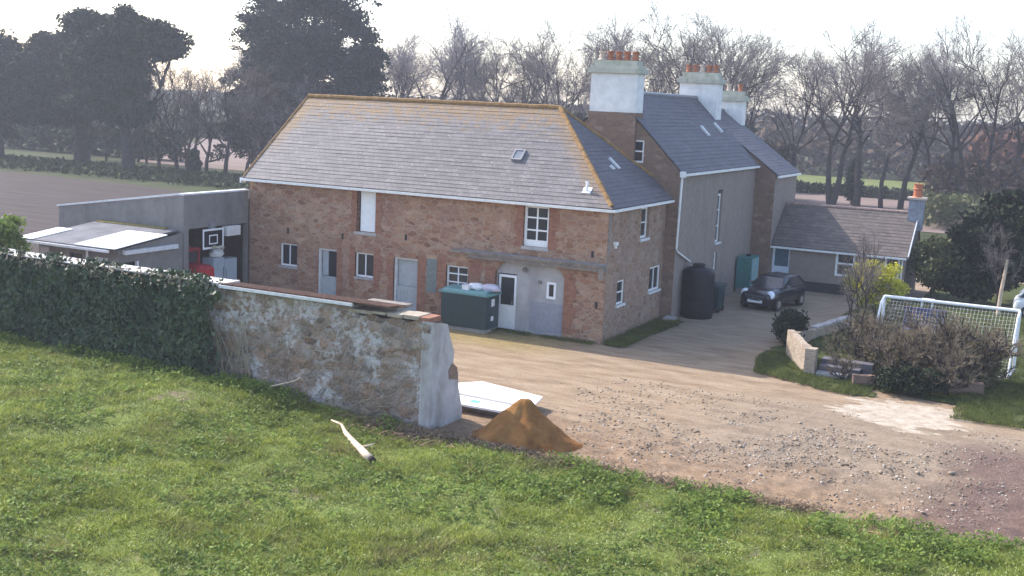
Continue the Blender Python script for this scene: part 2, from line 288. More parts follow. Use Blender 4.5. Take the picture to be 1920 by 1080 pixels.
# ------------------------------------------------------------------ mesh helpers
class MB:
    def __init__(s): s.v = []; s.f = []; s.uv = []
    def face(s, pts, uv=None):
        b = len(s.v); s.v += [tuple(p) for p in pts]; s.f.append(tuple(range(b, b+len(pts))))
        s.uv.append(uv)
        return s
    def box(s, x0, x1, y0, y1, z0, z1):
        if x0 > x1: x0, x1 = x1, x0
        if y0 > y1: y0, y1 = y1, y0
        if z0 > z1: z0, z1 = z1, z0
        X = [(x0,y0,z0),(x1,y0,z0),(x1,y1,z0),(x0,y1,z0),(x0,y0,z1),(x1,y0,z1),(x1,y1,z1),(x0,y1,z1)]
        for q in ((0,1,5,4),(1,2,6,5),(2,3,7,6),(3,0,4,7),(4,5,6,7),(3,2,1,0)):
            P = [X[i] for i in q]
            if q in ((0,1,5,4),(2,3,7,6)): uv = [(p[0],p[2]) for p in P]
            elif q in ((1,2,6,5),(3,0,4,7)): uv = [(p[1],p[2]) for p in P]
            else: uv = [(p[0],p[1]) for p in P]
            s.face(P, uv)
        return s
    def beam(s, a, b, wd, ht):   # rectangular bar between two points
        a, b = Vector(a), Vector(b); d = (b-a).normalized()
        sd = d.cross(Vector((0,0,1)));
        if sd.length < 1e-4: sd = Vector((1,0,0))
        sd = sd.normalized()*wd/2; u = sd.cross(d).normalized()*ht/2
        A = [a-sd-u, a+sd-u, a+sd+u, a-sd+u]; B = [p+(b-a) for p in A]
        for i in range(4): j = (i+1) % 4; s.face([A[i], A[j], B[j], B[i]])
        s.face(A[::-1]); s.face(B); return s
    def tube(s, pts, rad, n=8, cap=True):
        pts = [Vector(p) for p in pts]
        if not hasattr(rad, '__len__'): rad = [rad]*len(pts)
        rings = []
        for i, p in enumerate(pts):
            d = (pts[min(i+1, len(pts)-1)] - pts[max(i-1, 0)]).normalized()
            ref = Vector((0,0,1)) if abs(d.z) < .9 else Vector((1,0,0))
            a = d.cross(ref).normalized(); b = d.cross(a)
            rings.append([p + (a*math.cos(t)+b*math.sin(t))*rad[i] for t in [2*math.pi*k/n for k in range(n)]])
        b0 = len(s.v)
        for r_ in rings: s.v += [tuple(p) for p in r_]
        for i in range(len(pts)-1):
            for k in range(n):
                k2 = (k+1) % n
                s.f.append((b0+i*n+k, b0+i*n+k2, b0+(i+1)*n+k2, b0+(i+1)*n+k)); s.uv.append(None)
        if cap:
            s.f.append(tuple(b0+k for k in range(n))[::-1]); s.uv.append(None)
            s.f.append(tuple(b0+(len(pts)-1)*n+k for k in range(n))); s.uv.append(None)
        return s
    def lathe(s, prof, c=(0,0,0), n=20):
        b0 = len(s.v)
        for r_, z in prof:
            for k in range(n): t = 2*math.pi*k/n; s.v.append((c[0]+r_*math.cos(t), c[1]+r_*math.sin(t), c[2]+z))
        for i in range(len(prof)-1):
            for k in range(n):
                k2 = (k+1) % n; s.f.append((b0+i*n+k, b0+i*n+k2, b0+(i+1)*n+k2, b0+(i+1)*n+k)); s.uv.append(None)
        s.f.append(tuple(b0+(len(prof)-1)*n+k for k in range(n))); s.uv.append(None)
        return s
    def prism(s, poly, y0, y1):   # polygon in XZ extruded along Y
        a = [(x, y0, z) for x, z in poly]; b = [(x, y1, z) for x, z in poly]
        s.face(a, [(p[0],p[2]) for p in a]); s.face(b[::-1], [(p[0],p[2]) for p in b[::-1]])
        for i in range(len(poly)):
            j = (i+1) % len(poly); s.face([a[j], a[i], b[i], b[j]])
        return s
    def prismx(s, poly, x0, x1):   # polygon in YZ extruded along X
        a = [(x0, y, z) for y, z in poly]; b = [(x1, y, z) for y, z in poly]
        s.face(a[::-1], [(p[1],p[2]) for p in a[::-1]]); s.face(b, [(p[1],p[2]) for p in b])
        for i in range(len(poly)):
            j = (i+1) % len(poly); s.face([a[i], a[j], b[j], b[i]])
        return s
    def slates(s, A, B, C, D, course=.2, lift=.009, base=.03, over=.03, seed=1):
        A, B, C, D = map(Vector, (A, B, C, D)); nrm = (B-A).cross(D-A).normalized(); rr = random.Random(seed)
        U = (B-A).normalized(); V = nrm.cross(U)
        L = max((D-A).dot(V), .01); k = max(1, round(L/course))
        def uv(p): q = p-A; return (q.dot(U), q.dot(V))
        for i in range(k):
            t0, t1 = i/k, min(1, (i+1)/k + (over/L if i < k-1 else 0))
            a, b = A.lerp(D, t0), B.lerp(C, t0); c, d = B.lerp(C, t1), A.lerp(D, t1)
            w_ = (b-a).length; m = max(1, int(w_/.9)); off = [nrm*(base+lift+rr.uniform(-.005,.008)) for _ in range(m+1)]
            for q in range(m):
                f0, f1 = q/m, (q+1)/m
                p = [a.lerp(b, f0)+off[q], a.lerp(b, f1)+off[q+1], d.lerp(c, f1)+nrm*base, d.lerp(c, f0)+nrm*base]
                s.face(p, [uv(x) for x in p])
                r_ = [a.lerp(b, f0)+nrm*(base-.02), a.lerp(b, f1)+nrm*(base-.02), p[1], p[0]]; s.face(r_, [uv(x) for x in r_])
        s.face([A, B, C, D], [uv(x) for x in (A, B, C, D)])   # sarking below the slates
        return s
    def build(s, name, mat, parent=None, smooth=False, **props):
        me = bpy.data.meshes.new(name); o_ = Vector((0,0,0))
        if parent is not None: o_ = ORG.get(parent.name, o_)
        V = np.array(s.v, dtype=np.float64).reshape(-1,3) - np.array(o_)
        me.from_pydata(V.tolist(), [], s.f)
        if any(u is not None for u in s.uv):
            lay = me.uv_layers.new(name='UVMap'); i = 0; data = []
            for fc, u in zip(s.f, s.uv):
                data += [c for p in (u if u is not None else [(0,0)]*len(fc)) for c in p]
            lay.data.foreach_set('uv', data)
        if smooth: me.polygons.foreach_set('use_smooth', [True]*len(me.polygons))
        me.materials.append(M[mat] if isinstance(mat, str) else mat)
        o = bpy.data.objects.new(name, me); COL.objects.link(o)
        if parent is not None: o.parent = parent; ORG[o.name] = o_
        else: ORG[o.name] = Vector((0,0,0))
        for k, v in props.items(): o[k] = v
        return o
ORG = {}
def tag(o, label, cat, group=None):
    o['label'] = label; o['category'] = cat
    if group: o['group'] = group
    return o
def thing(name, label, cat, loc=(0,0,0), group=None, rz=None):
    o = bpy.data.objects.new(name, None); COL.objects.link(o); o.location = loc; o.empty_display_size = .2
    ORG[o.name] = Vector(loc) if rz is None else Vector((0,0,0))     # rotated things are built in local space
    if rz is not None: o.rotation_euler = (0,0,rz)
    return tag(o, label, cat, group)
def center_mesh(o):                                                  # origin to the base of a single-mesh thing
    me = o.data; n_ = len(me.vertices); co = np.empty(n_*3); me.vertices.foreach_get('co', co); co = co.reshape(-1,3)
    c = np.array([(co[:,0].min()+co[:,0].max())/2, (co[:,1].min()+co[:,1].max())/2, co[:,2].min()])
    me.vertices.foreach_set('co', (co-c).ravel()); o.location = c; return o
def struct(o): o['kind'] = 'structure'; return o
def stuff(o): o['kind'] = 'stuff'; return o
def dup(root, loc, rz=0, scale=1, label=None, group=None):
    r_ = root.copy(); COL.objects.link(r_); r_.location = loc; r_.rotation_euler = (0,0,rz); r_.scale = (scale,)*3 if not hasattr(scale,'__len__') else scale
    if label: r_['label'] = label
    if group: r_['group'] = group
    for ch in list(root.children):
        c = ch.copy(); COL.objects.link(c); c.parent = r_
        for g_ in ch.children:
            d = g_.copy(); COL.objects.link(d); d.parent = c
    return r_

def mesh_np(name, V, Fq, mat, parent=None, smooth=False):
    """V (n,3), Fq (m,k) constant polygon size"""
    me = bpy.data.meshes.new(name); k = Fq.shape[1]; m = len(Fq)
    me.vertices.add(len(V)); me.vertices.foreach_set('co', np.ascontiguousarray(V, dtype=np.float32).ravel())
    me.loops.add(m*k); me.loops.foreach_set('vertex_index', np.ascontiguousarray(Fq, dtype=np.int32).ravel())
    me.polygons.add(m); me.polygons.foreach_set('loop_start', np.arange(0, m*k, k, dtype=np.int32))
    me.polygons.foreach_set('loop_total', np.full(m, k, dtype=np.int32))
    if smooth: me.polygons.foreach_set('use_smooth', np.ones(m, dtype=bool))
    me.update(calc_edges=True); me.materials.append(M[mat] if isinstance(mat, str) else mat)
    o = bpy.data.objects.new(name, me); COL.objects.link(o)
    if parent is not None: o.parent = parent
    return o

def vnoise(x, y, seed=0, scale=1.0, octs=4):
    """smooth value noise 0..1 on arrays"""
    rs = np.random.RandomState(seed); T = rs.rand(64, 64); r_ = np.zeros_like(x, dtype=float); a = .5; tot = 0
    for o in range(octs):
        X = x*scale*(2**o) + 17.3*o; Y = y*scale*(2**o) + 5.1*o
        xi = np.floor(X).astype(int); yi = np.floor(Y).astype(int); fx = X-xi; fy = Y-yi
        fx = fx*fx*(3-2*fx); fy = fy*fy*(3-2*fy)
        g = lambda i, j: T[(xi+i) % 64, (yi+j) % 64]
        r_ += a*((g(0,0)*(1-fx)+g(1,0)*fx)*(1-fy) + (g(0,1)*(1-fx)+g(1,1)*fx)*fy); tot += a; a *= .5
    return r_/tot
def sstep(x, a, b): t = np.clip((x-a)/(b-a), 0, 1); return t*t*(3-2*t)

def grid(name, x0, x1, y0, y1, nx, ny, zf, mat):
    xs = np.linspace(x0, x1, nx); ys = np.linspace(y0, y1, ny); X, Y = np.meshgrid(xs, ys); Z = zf(X, Y)
    V = np.stack([X.ravel(), Y.ravel(), Z.ravel()], 1); i = np.arange(nx*ny).reshape(ny, nx)
    Q = np.stack([i[:-1,:-1], i[:-1,1:], i[1:,1:], i[1:,:-1]], -1).reshape(-1, 4)
    return mesh_np(name, V, Q, mat, smooth=True)
def sheet(name, pts, z, mat, sub=6, rough=.25, seed=3):
    """flat sheet with a wobbly outline"""
    rr = random.Random(seed); out = []
    for i in range(len(pts)):
        a = Vector(pts[i]); b = Vector(pts[(i+1) % len(pts)]); nrm = Vector((b.y-a.y, a.x-b.x)).normalized() if (b-a).length else Vector((0,0))
        for k in range(sub): p = a.lerp(b, k/sub) + nrm*rr.uniform(-rough, rough); out.append((p.x, p.y, z))
    mb = MB(); mb.face(out); return struct(mb.build(name, mat))

# ------------------------------------------------------------------ terrain
def field_z(X, Y):
    k = sstep(-X, -1.0, 7.5)*.5
    edge = sstep(-Y, 13.2, 14.6)
    return k*sstep(-Y, 12.9, 13.6) + edge*.1 + (vnoise(X, Y, 4, .45, 4)-.5)*.28*edge - .02
mb = MB(); mb.face([(-3000,-1500,-.12),(3000,-1500,-.12),(3000,3500,-.12),(-3000,3500,-.12)]); struct(mb.build('ground', 'pasture'))
def yard_z(X, Y):
    r_ = sstep(X, 3, 6)*sstep(-Y, 3, 7)
    ruts = (vnoise(X*.6, Y*2.2, 7, 1.0, 4)-.5)*.14 + (vnoise(X, Y, 14, 2.6, 3)-.5)*.12 + (vnoise(X*.35+Y*.2, Y*3.2-X*.6, 15, 1.0, 3)-.5)*.12
    return (vnoise(X, Y, 9, .5, 4)-.5)*.04*sstep(-Y, 1, 4) + ruts*sstep(-Y, 6.5, 10)*sstep(X, 1.5, 4) + (vnoise(X, Y, 12, 3.2, 3)-.5)*.05*r_
struct(grid('yard', -23, 24, -14.6, 32, 420, 420, yard_z, 'dirt'))
struct(grid('grass_field', -60, 40, -46, -13.62, 260, 150, field_z, 'soil'))
sheet('ploughed_field', [(-23.5,-40),(-23.5,26),(-40,32),(-58,37.5),(-76,39),(-140,41),(-140,-40)], -.06, 'plough')
sheet('bare_field', [(-84,62),(-40,60),(26,57),(60,57),(60,93),(-20,93),(-60,124),(-128,124)], -.07, 'far_soil', rough=.6)
sheet('pasture', [(-60,96),(60,96),(80,134),(-80,134)], -.065, 'bright_pasture', rough=.6)
sheet('garden_lawn', [(7.3,-.6),(6.3,2.6),(6.3,7),(7.2,10.5),(8.5,14),(9,30),(24,30),(24,-1.5),(11,-1.5)], .04, 'lawn', 10, .2)
sheet('grass_verge', [(5.5,2.4),(5.8,.8),(6.6,-.8),(7.7,-1.4),(9.3,-2.2),(10.2,-2.0),(9.2,.2),(7.6,.2),(6.3,2.5),(6.2,6.5),(5.7,6.2)], .035, 'lawn', 12, .14)
sheet('grass_verge', [(.05,-.15),(.75,-.3),(.9,1.5),(1.05,4),(1.2,6.3),(.55,6.3),(.05,5.8)], .03, 'lawn', 10, .1)
sheet('grass_verge', [(12.8,-3.2),(24,-3.4),(24,3),(13.2,1.5)], .05, 'lawn', 16, .22)

# ------------------------------------------------------------------ barn
L_, W_, HE, HR = 16.4, 7.04, 5.06, 8.5
def wall_front(mb, u0, u1, z0, z1, ops, put, depth=.24):
    """rectangular openings cut from a wall; put(u, d, z) -> xyz, d = depth into the wall"""
    us = sorted({u0, u1, *[o[0] for o in ops], *[o[1] for o in ops]}); zs = sorted({z0, z1, *[o[2] for o in ops], *[o[3] for o in ops]})
    for a, b in zip(us, us[1:]):
        for c, d in zip(zs, zs[1:]):
            mu, mz = (a+b)/2, (c+d)/2
            if any(o[0] < mu < o[1] and o[2] < mz < o[3] for o in ops): continue
            q = [(a,c),(b,c),(b,d),(a,d)]; mb.face([put(u, 0, z) for u, z in q], q)
    for (a, b, c, d) in ops:
        mb.face([put(a,0,c), put(a,depth,c), put(a,depth,d), put(a,0,d)]); mb.face([put(b,0,d), put(b,depth,d), put(b,depth,c), put(b,0,c)])
        mb.face([put(a,0,d), put(a,depth,d), put(b,depth,d), put(b,0,d)]); mb.face([put(b,0,c), put(b,depth,c), put(a,depth,c), put(a,0,c)])
    return mb
PF = lambda u, d, z: (u, d, z)              # a wall facing -Y at y = 0
PS = lambda u, d, z: (-d, u, z)             # the side wall facing +X at x = 0

barn = thing('barn', 'long two storey rubble stone barn with pale slate roof and orange lichened ridge', 'barn', (0,0,0))
ops = [(-14.77,-13.87,1.44,2.4), (-12.82,-11.86,0,2.37), (-10.96,-10.06,1.37,2.37), (-9.1,-7.98,0,2.36), (-6.68,-5.7,1.3,2.28), (-4.5,-1.62,0,2.9), (-10.92,-10.02,3.22,4.97), (-3.41,-2.37,3.35,4.9)]
mb = wall_front(MB(), -L_, 0, -.1, HE, ops, PF)
mb.face([(-L_,0,-.1),(-L_,0,HE),(-L_,W_,HE),(-L_,W_,-.1)]); mb.face([(-L_,W_,-.1),(-L_,W_,HE),(0,W_,HE),(0,W_,-.1)])
# segmental arch head: the masonry left between the springing and the top of the opening
K = 14; xa, xb = -4.5, -1.62
az = lambda x: 2.28 + .55*math.sqrt(max(0, 1-((x-(xa+xb)/2)/((xb-xa)/2))**2))
for i in range(K):
    a, b = xa+(xb-xa)*i/K, xa+(xb-xa)*(i+1)/K
    mb.face([(a,0,az(a)),(b,0,az(b)),(b,0,2.9),(a,0,2.9)]); mb.face([(a,.13,az(a)),(b,.13,az(b)),(b,0,az(b)),(a,0,az(a))])
mb.build('wall', 'barn_stone', barn)
sops = [(3.45,4.4,3.6,4.83), (1.26,2.04,1.28,2.2), (4.8,6.1,1.33,2.33)]
wall_front(MB(), 0, 6.36, -.1, HE, sops, PS, .22).build('wall', 'barn_side', barn, label='paler side wall of rubble in three window openings')
# infill of the cart arch
mb = MB(); wall_front(mb, -4.5, -1.62, -.05, 2.9, [(-4.47,-3.64,-.05,2.2), (-2.38,-2.0,1.42,2.06)], lambda u,d,z: (u, .13+d, z), .1); mb.build('arch_infill', 'render_grey', barn)
M['panel'] = plain('smooth_grey_patch', (.27,.27,.31), .8, var=.12)
MB().box(-3.05,-1.68,.118,.128,.12,1.25).build('render_patch', 'panel', barn)
# brick dressings round the openings, 3 mm proud of the rubble
P = .012
for (a, b, c, d) in [(-11.2,-10.92,3.2,5.0),(-10.02,-9.74,3.2,5.0),(-3.72,-3.41,3.3,5.0),(-2.37,-2.02,3.3,5.0),(-5.7,-5.15,.9,2.55),(-11.24,-10.96,.9,2.62),(-10.06,-9.7,.9,2.62),(-1.62,-1.2,.2,2.5),(-9.36,-9.1,0,2.5),(-5.0,-4.5,.1,2.4),(-7.05,-6.68,.9,2.55),(-7.98,-7.6,0,2.5),(-11.86,-11.6,0,2.5)]:
    le = any(abs(b-o_[0]) < .02 for o_ in ops)      # opening on the right of this jamb: tooth its left side
    rb_ = random.Random(int(abs(a)*100)); outer = []; z_ = c
    while z_ < d-.05:
        h_ = min(rb_.choice((.16,.23,.3)), d-z_); q_ = rb_.uniform(-.07,.09); outer += [((a-q_) if le else (b+q_), z_), ((a-q_) if le else (b+q_), z_+h_)]; z_ += h_
    poly = (outer[::-1] + [(b, outer[0][1]), (b, outer[-1][1])]) if le else (outer + [(a, outer[-1][1]), (a, outer[0][1])])
    if le: poly = [(b, outer[0][1]), (b, outer[-1][1])] + outer[::-1]
    MB().prism(poly, -P, .05).build('brick_surround', 'brick', barn)
for q in ((-11.0,-9.95,-.05,.2,3.1,3.215),(-3.45,-2.33,-.05,.2,3.22,3.345),(-10.98,-10.04,-.035,.2,1.28,1.365),(-14.8,-13.84,-.035,.2,1.35,1.435)): MB().box(*q).build('sill', 'render_grey', barn)

def window_xz(parent, u0, u1, z0, z1, put, d0=.1, cols=2, rows=1, fr=.07, bar=.045, mat='white', pane='glass', bottom=0, nm='window'):
    """frame and bars of a window; put maps (u, depth, z)"""
    mb = MB()
    def bx(a, b, c, d, e0=d0, e1=d0+.06):
        p, q = put(a, e0, c), put(b, e1, d); mb.box(p[0], q[0], p[1], q[1], p[2], q[2])
    bx(u0, u0+fr, z0, z1); bx(u1-fr, u1, z0, z1); bx(u0+fr, u1-fr, z1-fr, z1); bx(u0+fr, u1-fr, z0, z0+fr+bottom)
    for i in range(1, cols): u = u0+(u1-u0)*i/cols; bx(u-bar/2, u+bar/2, z0+fr+bottom, z1-fr, d0+.004, d0+.05)
    for i in range(1, rows):
        z = z0+bottom+(z1-z0-bottom)*i/rows
        for j in range(cols):
            a = u0+(u1-u0)*j/cols; b = u0+(u1-u0)*(j+1)/cols; bx(max(a+bar/2, u0+fr), min(b-bar/2, u1-fr), z-bar/2, z+bar/2, d0+.006, d0+.048)
    w_ = mb.build(nm, mat, parent)
    p, q = put(u0+fr*.5, d0+.035, z0+fr*.5+bottom), put(u1-fr*.5, d0+.045, z1-fr*.5)
    MB().box(p[0], q[0], p[1], q[1], p[2], q[2]).build('pane', pane, w_)
    return w_
window_xz(barn, -14.77,-13.87,1.44,2.4, PF); window_xz(barn, -10.96,-10.06,1.37,2.37, PF); window_xz(barn, -6.68,-5.7,1.3,2.28, PF, cols=2, rows=3)
window_xz(barn, -3.41,-2.37,3.35,4.9, PF, cols=2, rows=3, fr=.1, bottom=.14, bar=.06)
window_xz(barn, -2.38,-2.0,1.42,2.06, lambda u,d,z: (u, .1+d, z), .02, 1, 1, .09)
window_xz(barn, 3.45,4.4,3.6,4.83, PS, .12, 1, 2, .09); window_xz(barn, 1.26,2.04,1.28,2.2, PS, .05, 1, 2, .07); window_xz(barn, 4.8,6.1,1.33,2.33, PS, .05, 2, 1, .08)
for q in ((-.02,.05,3.4,4.45,3.5,3.6),(-.02,.07,1.2,2.1,1.19,1.28),(-.02,.07,4.74,6.16,1.24,1.33)): MB().box(*q).build('sill', 'white_old', barn)
# doors
d_ = MB(); d_.box(-10.8,-10.1,.1,.15,3.24,4.95)
for i in range(1,5): x_ = -10.8+.7*i/5; d_.box(x_-.006,x_+.006,.094,.1,3.26,4.93)
d_.build('hay_door', 'white', barn)
def stable_door(u0, u1, openl):
    f = MB(); f.box(u0,u0+.09,.08,.2,0,2.36); f.box(u0+.09,u1,.08,.2,2.28,2.36); f.build('door_frame', 'white_old', barn)
    d = MB(); d.box(u0+.1,u1-.02,.13,.18,.05,1.2)
    for i in range(1,6): x_ = u0+.1+(u1-u0-.12)*i/6; d.box(x_-.005,x_+.005,.123,.13,.08,1.18)
    d.build('lower_door', 'greydoor', barn)
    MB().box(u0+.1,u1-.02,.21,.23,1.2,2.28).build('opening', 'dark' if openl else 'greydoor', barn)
stable_door(-12.82,-11.86,True); stable_door(-9.1,-7.98,False)
MB().box(-12.7,-12.4,.19,.205,1.22,2.27).build('upper_door', 'greydoor', barn)
dr = MB(); dr.box(-4.42,-4.33,.15,.21,.05,2.15); dr.box(-3.75,-3.66,.15,.21,.05,2.15); dr.box(-4.33,-3.75,.15,.21,2.05,2.15); dr.box(-4.33,-3.75,.16,.2,.05,.98); door = dr.build('door', 'white', barn)
MB().box(-4.33,-3.75,.175,.185,.98,2.05).build('pane', 'glass', door); MB().box(-3.83,-3.8,.1,.155,1.0,1.14).build('handle', 'chrome', door)
MB().box(-7.56,-7.1,-.02,.03,1.1,2.45).build('shutter', plain('grey_green_board', (.16,.18,.17), .8), barn)
# ledge above the cart arch: weathered timber with lead on top
lg = MB(); lg.box(-6.35,.02,-.36,-.02,2.86,2.96); lg.box(-5.6,.05,-.28,-.015,2.7,2.86); lg.box(-.14,.05,-.34,-.28,2.42,2.86); led = lg.build('ledge', 'timber', barn)
MB().box(-5.9,.06,-.38,-.01,2.963,2.985).build('lead_flashing', 'lead', led)
for (x_, z_) in ((-.29,1.43),(-.55,3.29),(-8.57,3.19),(-14.36,2.93),(-11.6,2.95)): MB().box(x_-.05,x_+.05,-.006,.05,z_-.12,z_+.12).build('vent_hole', 'dark', barn)
MB().lathe([(.0,0),(.09,0),(.1,.08),(.06,.16)], (-3.3,.06,2.35), 10).build('bulkhead_lamp', 'timber', barn); MB().box(-2.72,-2.6,.07,.13,1.95,2.07).build('bulkhead_lamp', 'timber', barn)
fl = MB(); fl.box(0,.14,.62,.8,3.62,3.74); fl.box(.02,.1,.66,.76,3.5,3.62); fl.build('floodlight', 'white', barn)
MB().box(-.03,.006,.18,.26,3.3,5.0).build('cable_conduit', 'lead', barn)
# roof
e0 = .26; zE = HE-.05; xl, xrg = -16.58, -16.02
Af, Bf = Vector((xl,-e0,zE)), Vector((e0,-e0,zE)); Cr, Dr = Vector((-3.72,W_/2,HR)), Vector((xrg,W_/2,HR)); Ab, Bb = Vector((xl,W_+e0,zE)), Vector((e0,W_+e0,zE))
rf = MB(); rf.slates(Af, Bf, Cr, Dr, .2, seed=1); rf.slates(Bb, Ab, Dr, Cr, .2, seed=3); rf.slates(Ab, Af, Dr, Dr, .2, seed=4); roof = rf.build('roof', 'slate', barn)
rf = MB(); rf.slates(Bf, Bb, Cr, Cr, .2, seed=2); rf.build('hip_slope', 'slate_dark', barn)  # darker slate than the front slope: the hip's shade is put into its colour
rg = MB()
def ridge_run(a, b, r0=.1, n_=None):
    a, b = Vector(a), Vector(b); n_ = n_ or int((b-a).length/.42); rr = random.Random(5)
    for i in range(n_):
        p, q = a.lerp(b, i/n_), a.lerp(b, (i+.985)/n_); dz = Vector((0,0,rr.uniform(-.008,.012)))
        rg.tube([p+dz, q+dz], [r0, r0*.93], 8)
lift = Vector((0,0,.03))
ridge_run(Dr+lift, Cr+lift, .11); ridge_run(Bf+Vector((-.1,.1,.08)), Cr+lift, .1); ridge_run(Af+Vector((.03,.03,.05)), Dr+lift, .06); ridge_run(Bb+lift, Cr+lift, .1)
rg.build('ridge_tiles', 'ridge', roof)
# skylight and a vent on the front slope
nf = Vector((0,-(HR-zE),(W_/2+e0))).normalized(); vf = Vector((0,nf.z,-nf.y))
def on_roof(x, y): return Vector((x, y, zE+(y+e0)*(HR-zE)/(W_/2+e0)))
def slab(mb, c, wx, wv, t0, t1):
    c = Vector(c); X = Vector((wx/2,0,0)); V_ = vf*wv/2
    A = [c-X-V_+nf*t0, c+X-V_+nf*t0, c+X+V_+nf*t0, c-X+V_+nf*t0]; B = [p+nf*(t1-t0) for p in A]
    for i in range(4): j = (i+1)%4; mb.face([A[i],A[j],B[j],B[i]])
    mb.face(B)
cs = on_roof(-4.44, 1.46); mb = MB()
for dx in (-.2,.2): slab(mb, cs+Vector((dx,0,0)), .06, .56, .03, .13)
for dv in (-.25,.25): slab(mb, cs+vf*dv, .34, .06, .03, .128)
sky = mb.build('skylight', 'lead', barn); mb = MB(); slab(mb, cs, .36, .46, .05, .1); mb.build('pane', plain('roof_glass', (.16,.17,.2), .2, .6), sky)
pv = on_roof(-1.02, .33); mb = MB(); mb.tube([pv+nf*.03, pv+nf*.12, pv+Vector((0,-.05,.3))], [.05,.05,.05], 10); mb.tube([pv+Vector((0,-.05,.3)), pv+Vector((.02,-.05,.33))], [.1,.02], 10); slab(mb, pv, .34, .3, .045, .06); mb.build('vent_pipe', 'white', barn)
hn = Vector((HR-zE, 0, 3.72+e0)).normalized()
def hip_light(y, x, ln):
    zz = lambda x_: zE+(e0-x_)*(HR-zE)/(3.72+e0); a = [Vector((x-ln,y-.09,zz(x-ln))),Vector((x-ln,y+.09,zz(x-ln))),Vector((x+ln,y+.09,zz(x+ln))),Vector((x+ln,y-.09,zz(x+ln)))]; mb = MB(); b = [p+hn*.1 for p in a]; a = [p+hn*.03 for p in a]
    for i in range(4): j = (i+1)%4; mb.face([a[j],a[i],b[i],b[j]])
    mb.face(b[::-1]); mb.build('roof_light', 'white_old', barn)
hip_light(3.6,-1.35,.22); hip_light(3.0,-1.2,.08)
gt = MB(); gt.box(xl,e0+.02,-e0-.1,-e0,zE-.1,zE-.01); gt.box(e0,e0+.1,-e0-.1,6.3,zE-.1,zE-.01); gt.box(xl+.05,e0-.05,-e0+.002,-.01,zE-.12,zE-.03); gt.box(.01,e0-.002,-e0+.05,6.3,zE-.12,zE-.03); gt.box(xl-.06,xl,-e0-.1,-.05,zE-.2,zE+.02); gt.build('gutter', 'gutter', barn)

# ------------------------------------------------------------------ house
house = thing('farmhouse', 'tall grey rendered farmhouse with dark slate roofs and three white chimneys behind the barn', 'house', (.5,6.36,0))
x0, x1, yg, y1, he, hr, xr = -5.7, .5, 6.36, 18.3, 6.2, 9.25, -2.6
rw = MB(); PH = lambda u, d, z: (x1-d, u, z)
wall_front(rw, yg, y1, 0, he, [(12.0,12.72,2.75,5.15), (12.0,12.5,1.5,2.28)], PH, .2); rw.face([(x0,yg,0),(x0,yg,he),(x0,y1,he),(x0,y1,0)]); rw.face([(x0,y1,0),(x0,y1,he),(x1,y1,he),(x1,y1,0)]); rw.build('wall', 'render_house', house)
PG = lambda u, d, z: (u, yg+d, z)
gw = MB(); wall_front(gw, x0, x1, 0, he, [], PG); 
aw = (-1.92,-1.13,6.42,7.36)
def gz(x): return he + (hr-he)*(1-abs(x-xr)/(x1-xr))
xs = sorted({x0, xr, x1, aw[0], aw[1]})
for a, b in zip(xs, xs[1:]):
    if aw[0] <= (a+b)/2 <= aw[1]:
        gw.face([(a,yg,he),(b,yg,he),(b,yg,aw[2]),(a,yg,aw[2])]); gw.face([(a,yg,aw[3]),(b,yg,aw[3]),(b,yg,gz(b)),(a,yg,gz(a))])
        for X in (a, b): gw.face([(X,yg,aw[2]),(X,yg+.2,aw[2]),(X,yg+.2,aw[3]),(X,yg,aw[3])])
    else: gw.face([(a,yg,he),(b,yg,he),(b,yg,gz(b)),(a,yg,gz(a))])
gw.build('gable_wall', 'house_stone', house, label='brown stone gable with small attic window')
window_xz(house, *aw, PG, .06, 1, 2, .08, .06)
w2 = window_xz(house, 12.0,12.72,2.75,4.95, PH, .1, 1, 3, .08); window_xz(house, 12.0,12.5,1.5,2.28, PH, .08, 1, 2, .07)
M['white_sill'] = M['white_old']
ar = MB(); ar.box(x1-.01,x1+.07,11.95,12.77,2.66,2.745); ar.build('sill', 'white_old', house)
# second block, wider, with its own gable of bare stone
bx0, bx1, b0, b1, bh, bhr = -6.7, 1.5, 18.3, 23.0, 5.72, 8.69
w_ = MB(); w_.face([(bx1,b0,0),(bx1,b1,0),(bx1,b1,bh),(bx1,b0,bh)]); w_.face([(bx0,b1,0),(bx0,b1,bh),(xr,b1,bhr),(bx1,b1,bh),(bx1,b1,0)]); w_.face([(bx0,b0,0),(bx0,b0,bh),(bx0,b1,bh),(bx0,b1,0)]); w_.build('wall', 'render_house', house)
MB().face([(bx0,b0+.002,0),(bx1,b0+.002,0),(bx1,b0+.002,bh),(xr,b0+.002,bhr),(bx0,b0+.002,bh)]).build('gable_wall', 'house_stone', house)
rf = MB(); o1 = .12
k = (hr-he)/(x1-xr); rf.slates((x1+o1,yg-.05,he-o1*k),(x1+o1,y1,he-o1*k),(xr,y1,hr),(xr,yg-.05,hr),.22,seed=7); rf.slates((x0-o1,y1,he-o1*k),(x0-o1,yg-.05,he-o1*k),(xr,yg-.05,hr),(xr,y1,hr),.22,seed=8)
r1_ = rf.build('roof', 'slate_dark', house)
k = (bhr-bh)/(bx1-xr); rf = MB(); rf.slates((bx1+o1,b0-.06,bh-o1*k),(bx1+o1,b1+.05,bh-o1*k),(xr,b1+.05,bhr),(xr,b0-.06,bhr),.22,seed=9); rf.slates((bx0-o1,b1+.05,bh-o1*k),(bx0-o1,b0-.06,bh-o1*k),(xr,b0-.06,bhr),(xr,b1+.05,bhr),.22,seed=10)
r2_ = rf.build('roof', 'slate_dark', house)
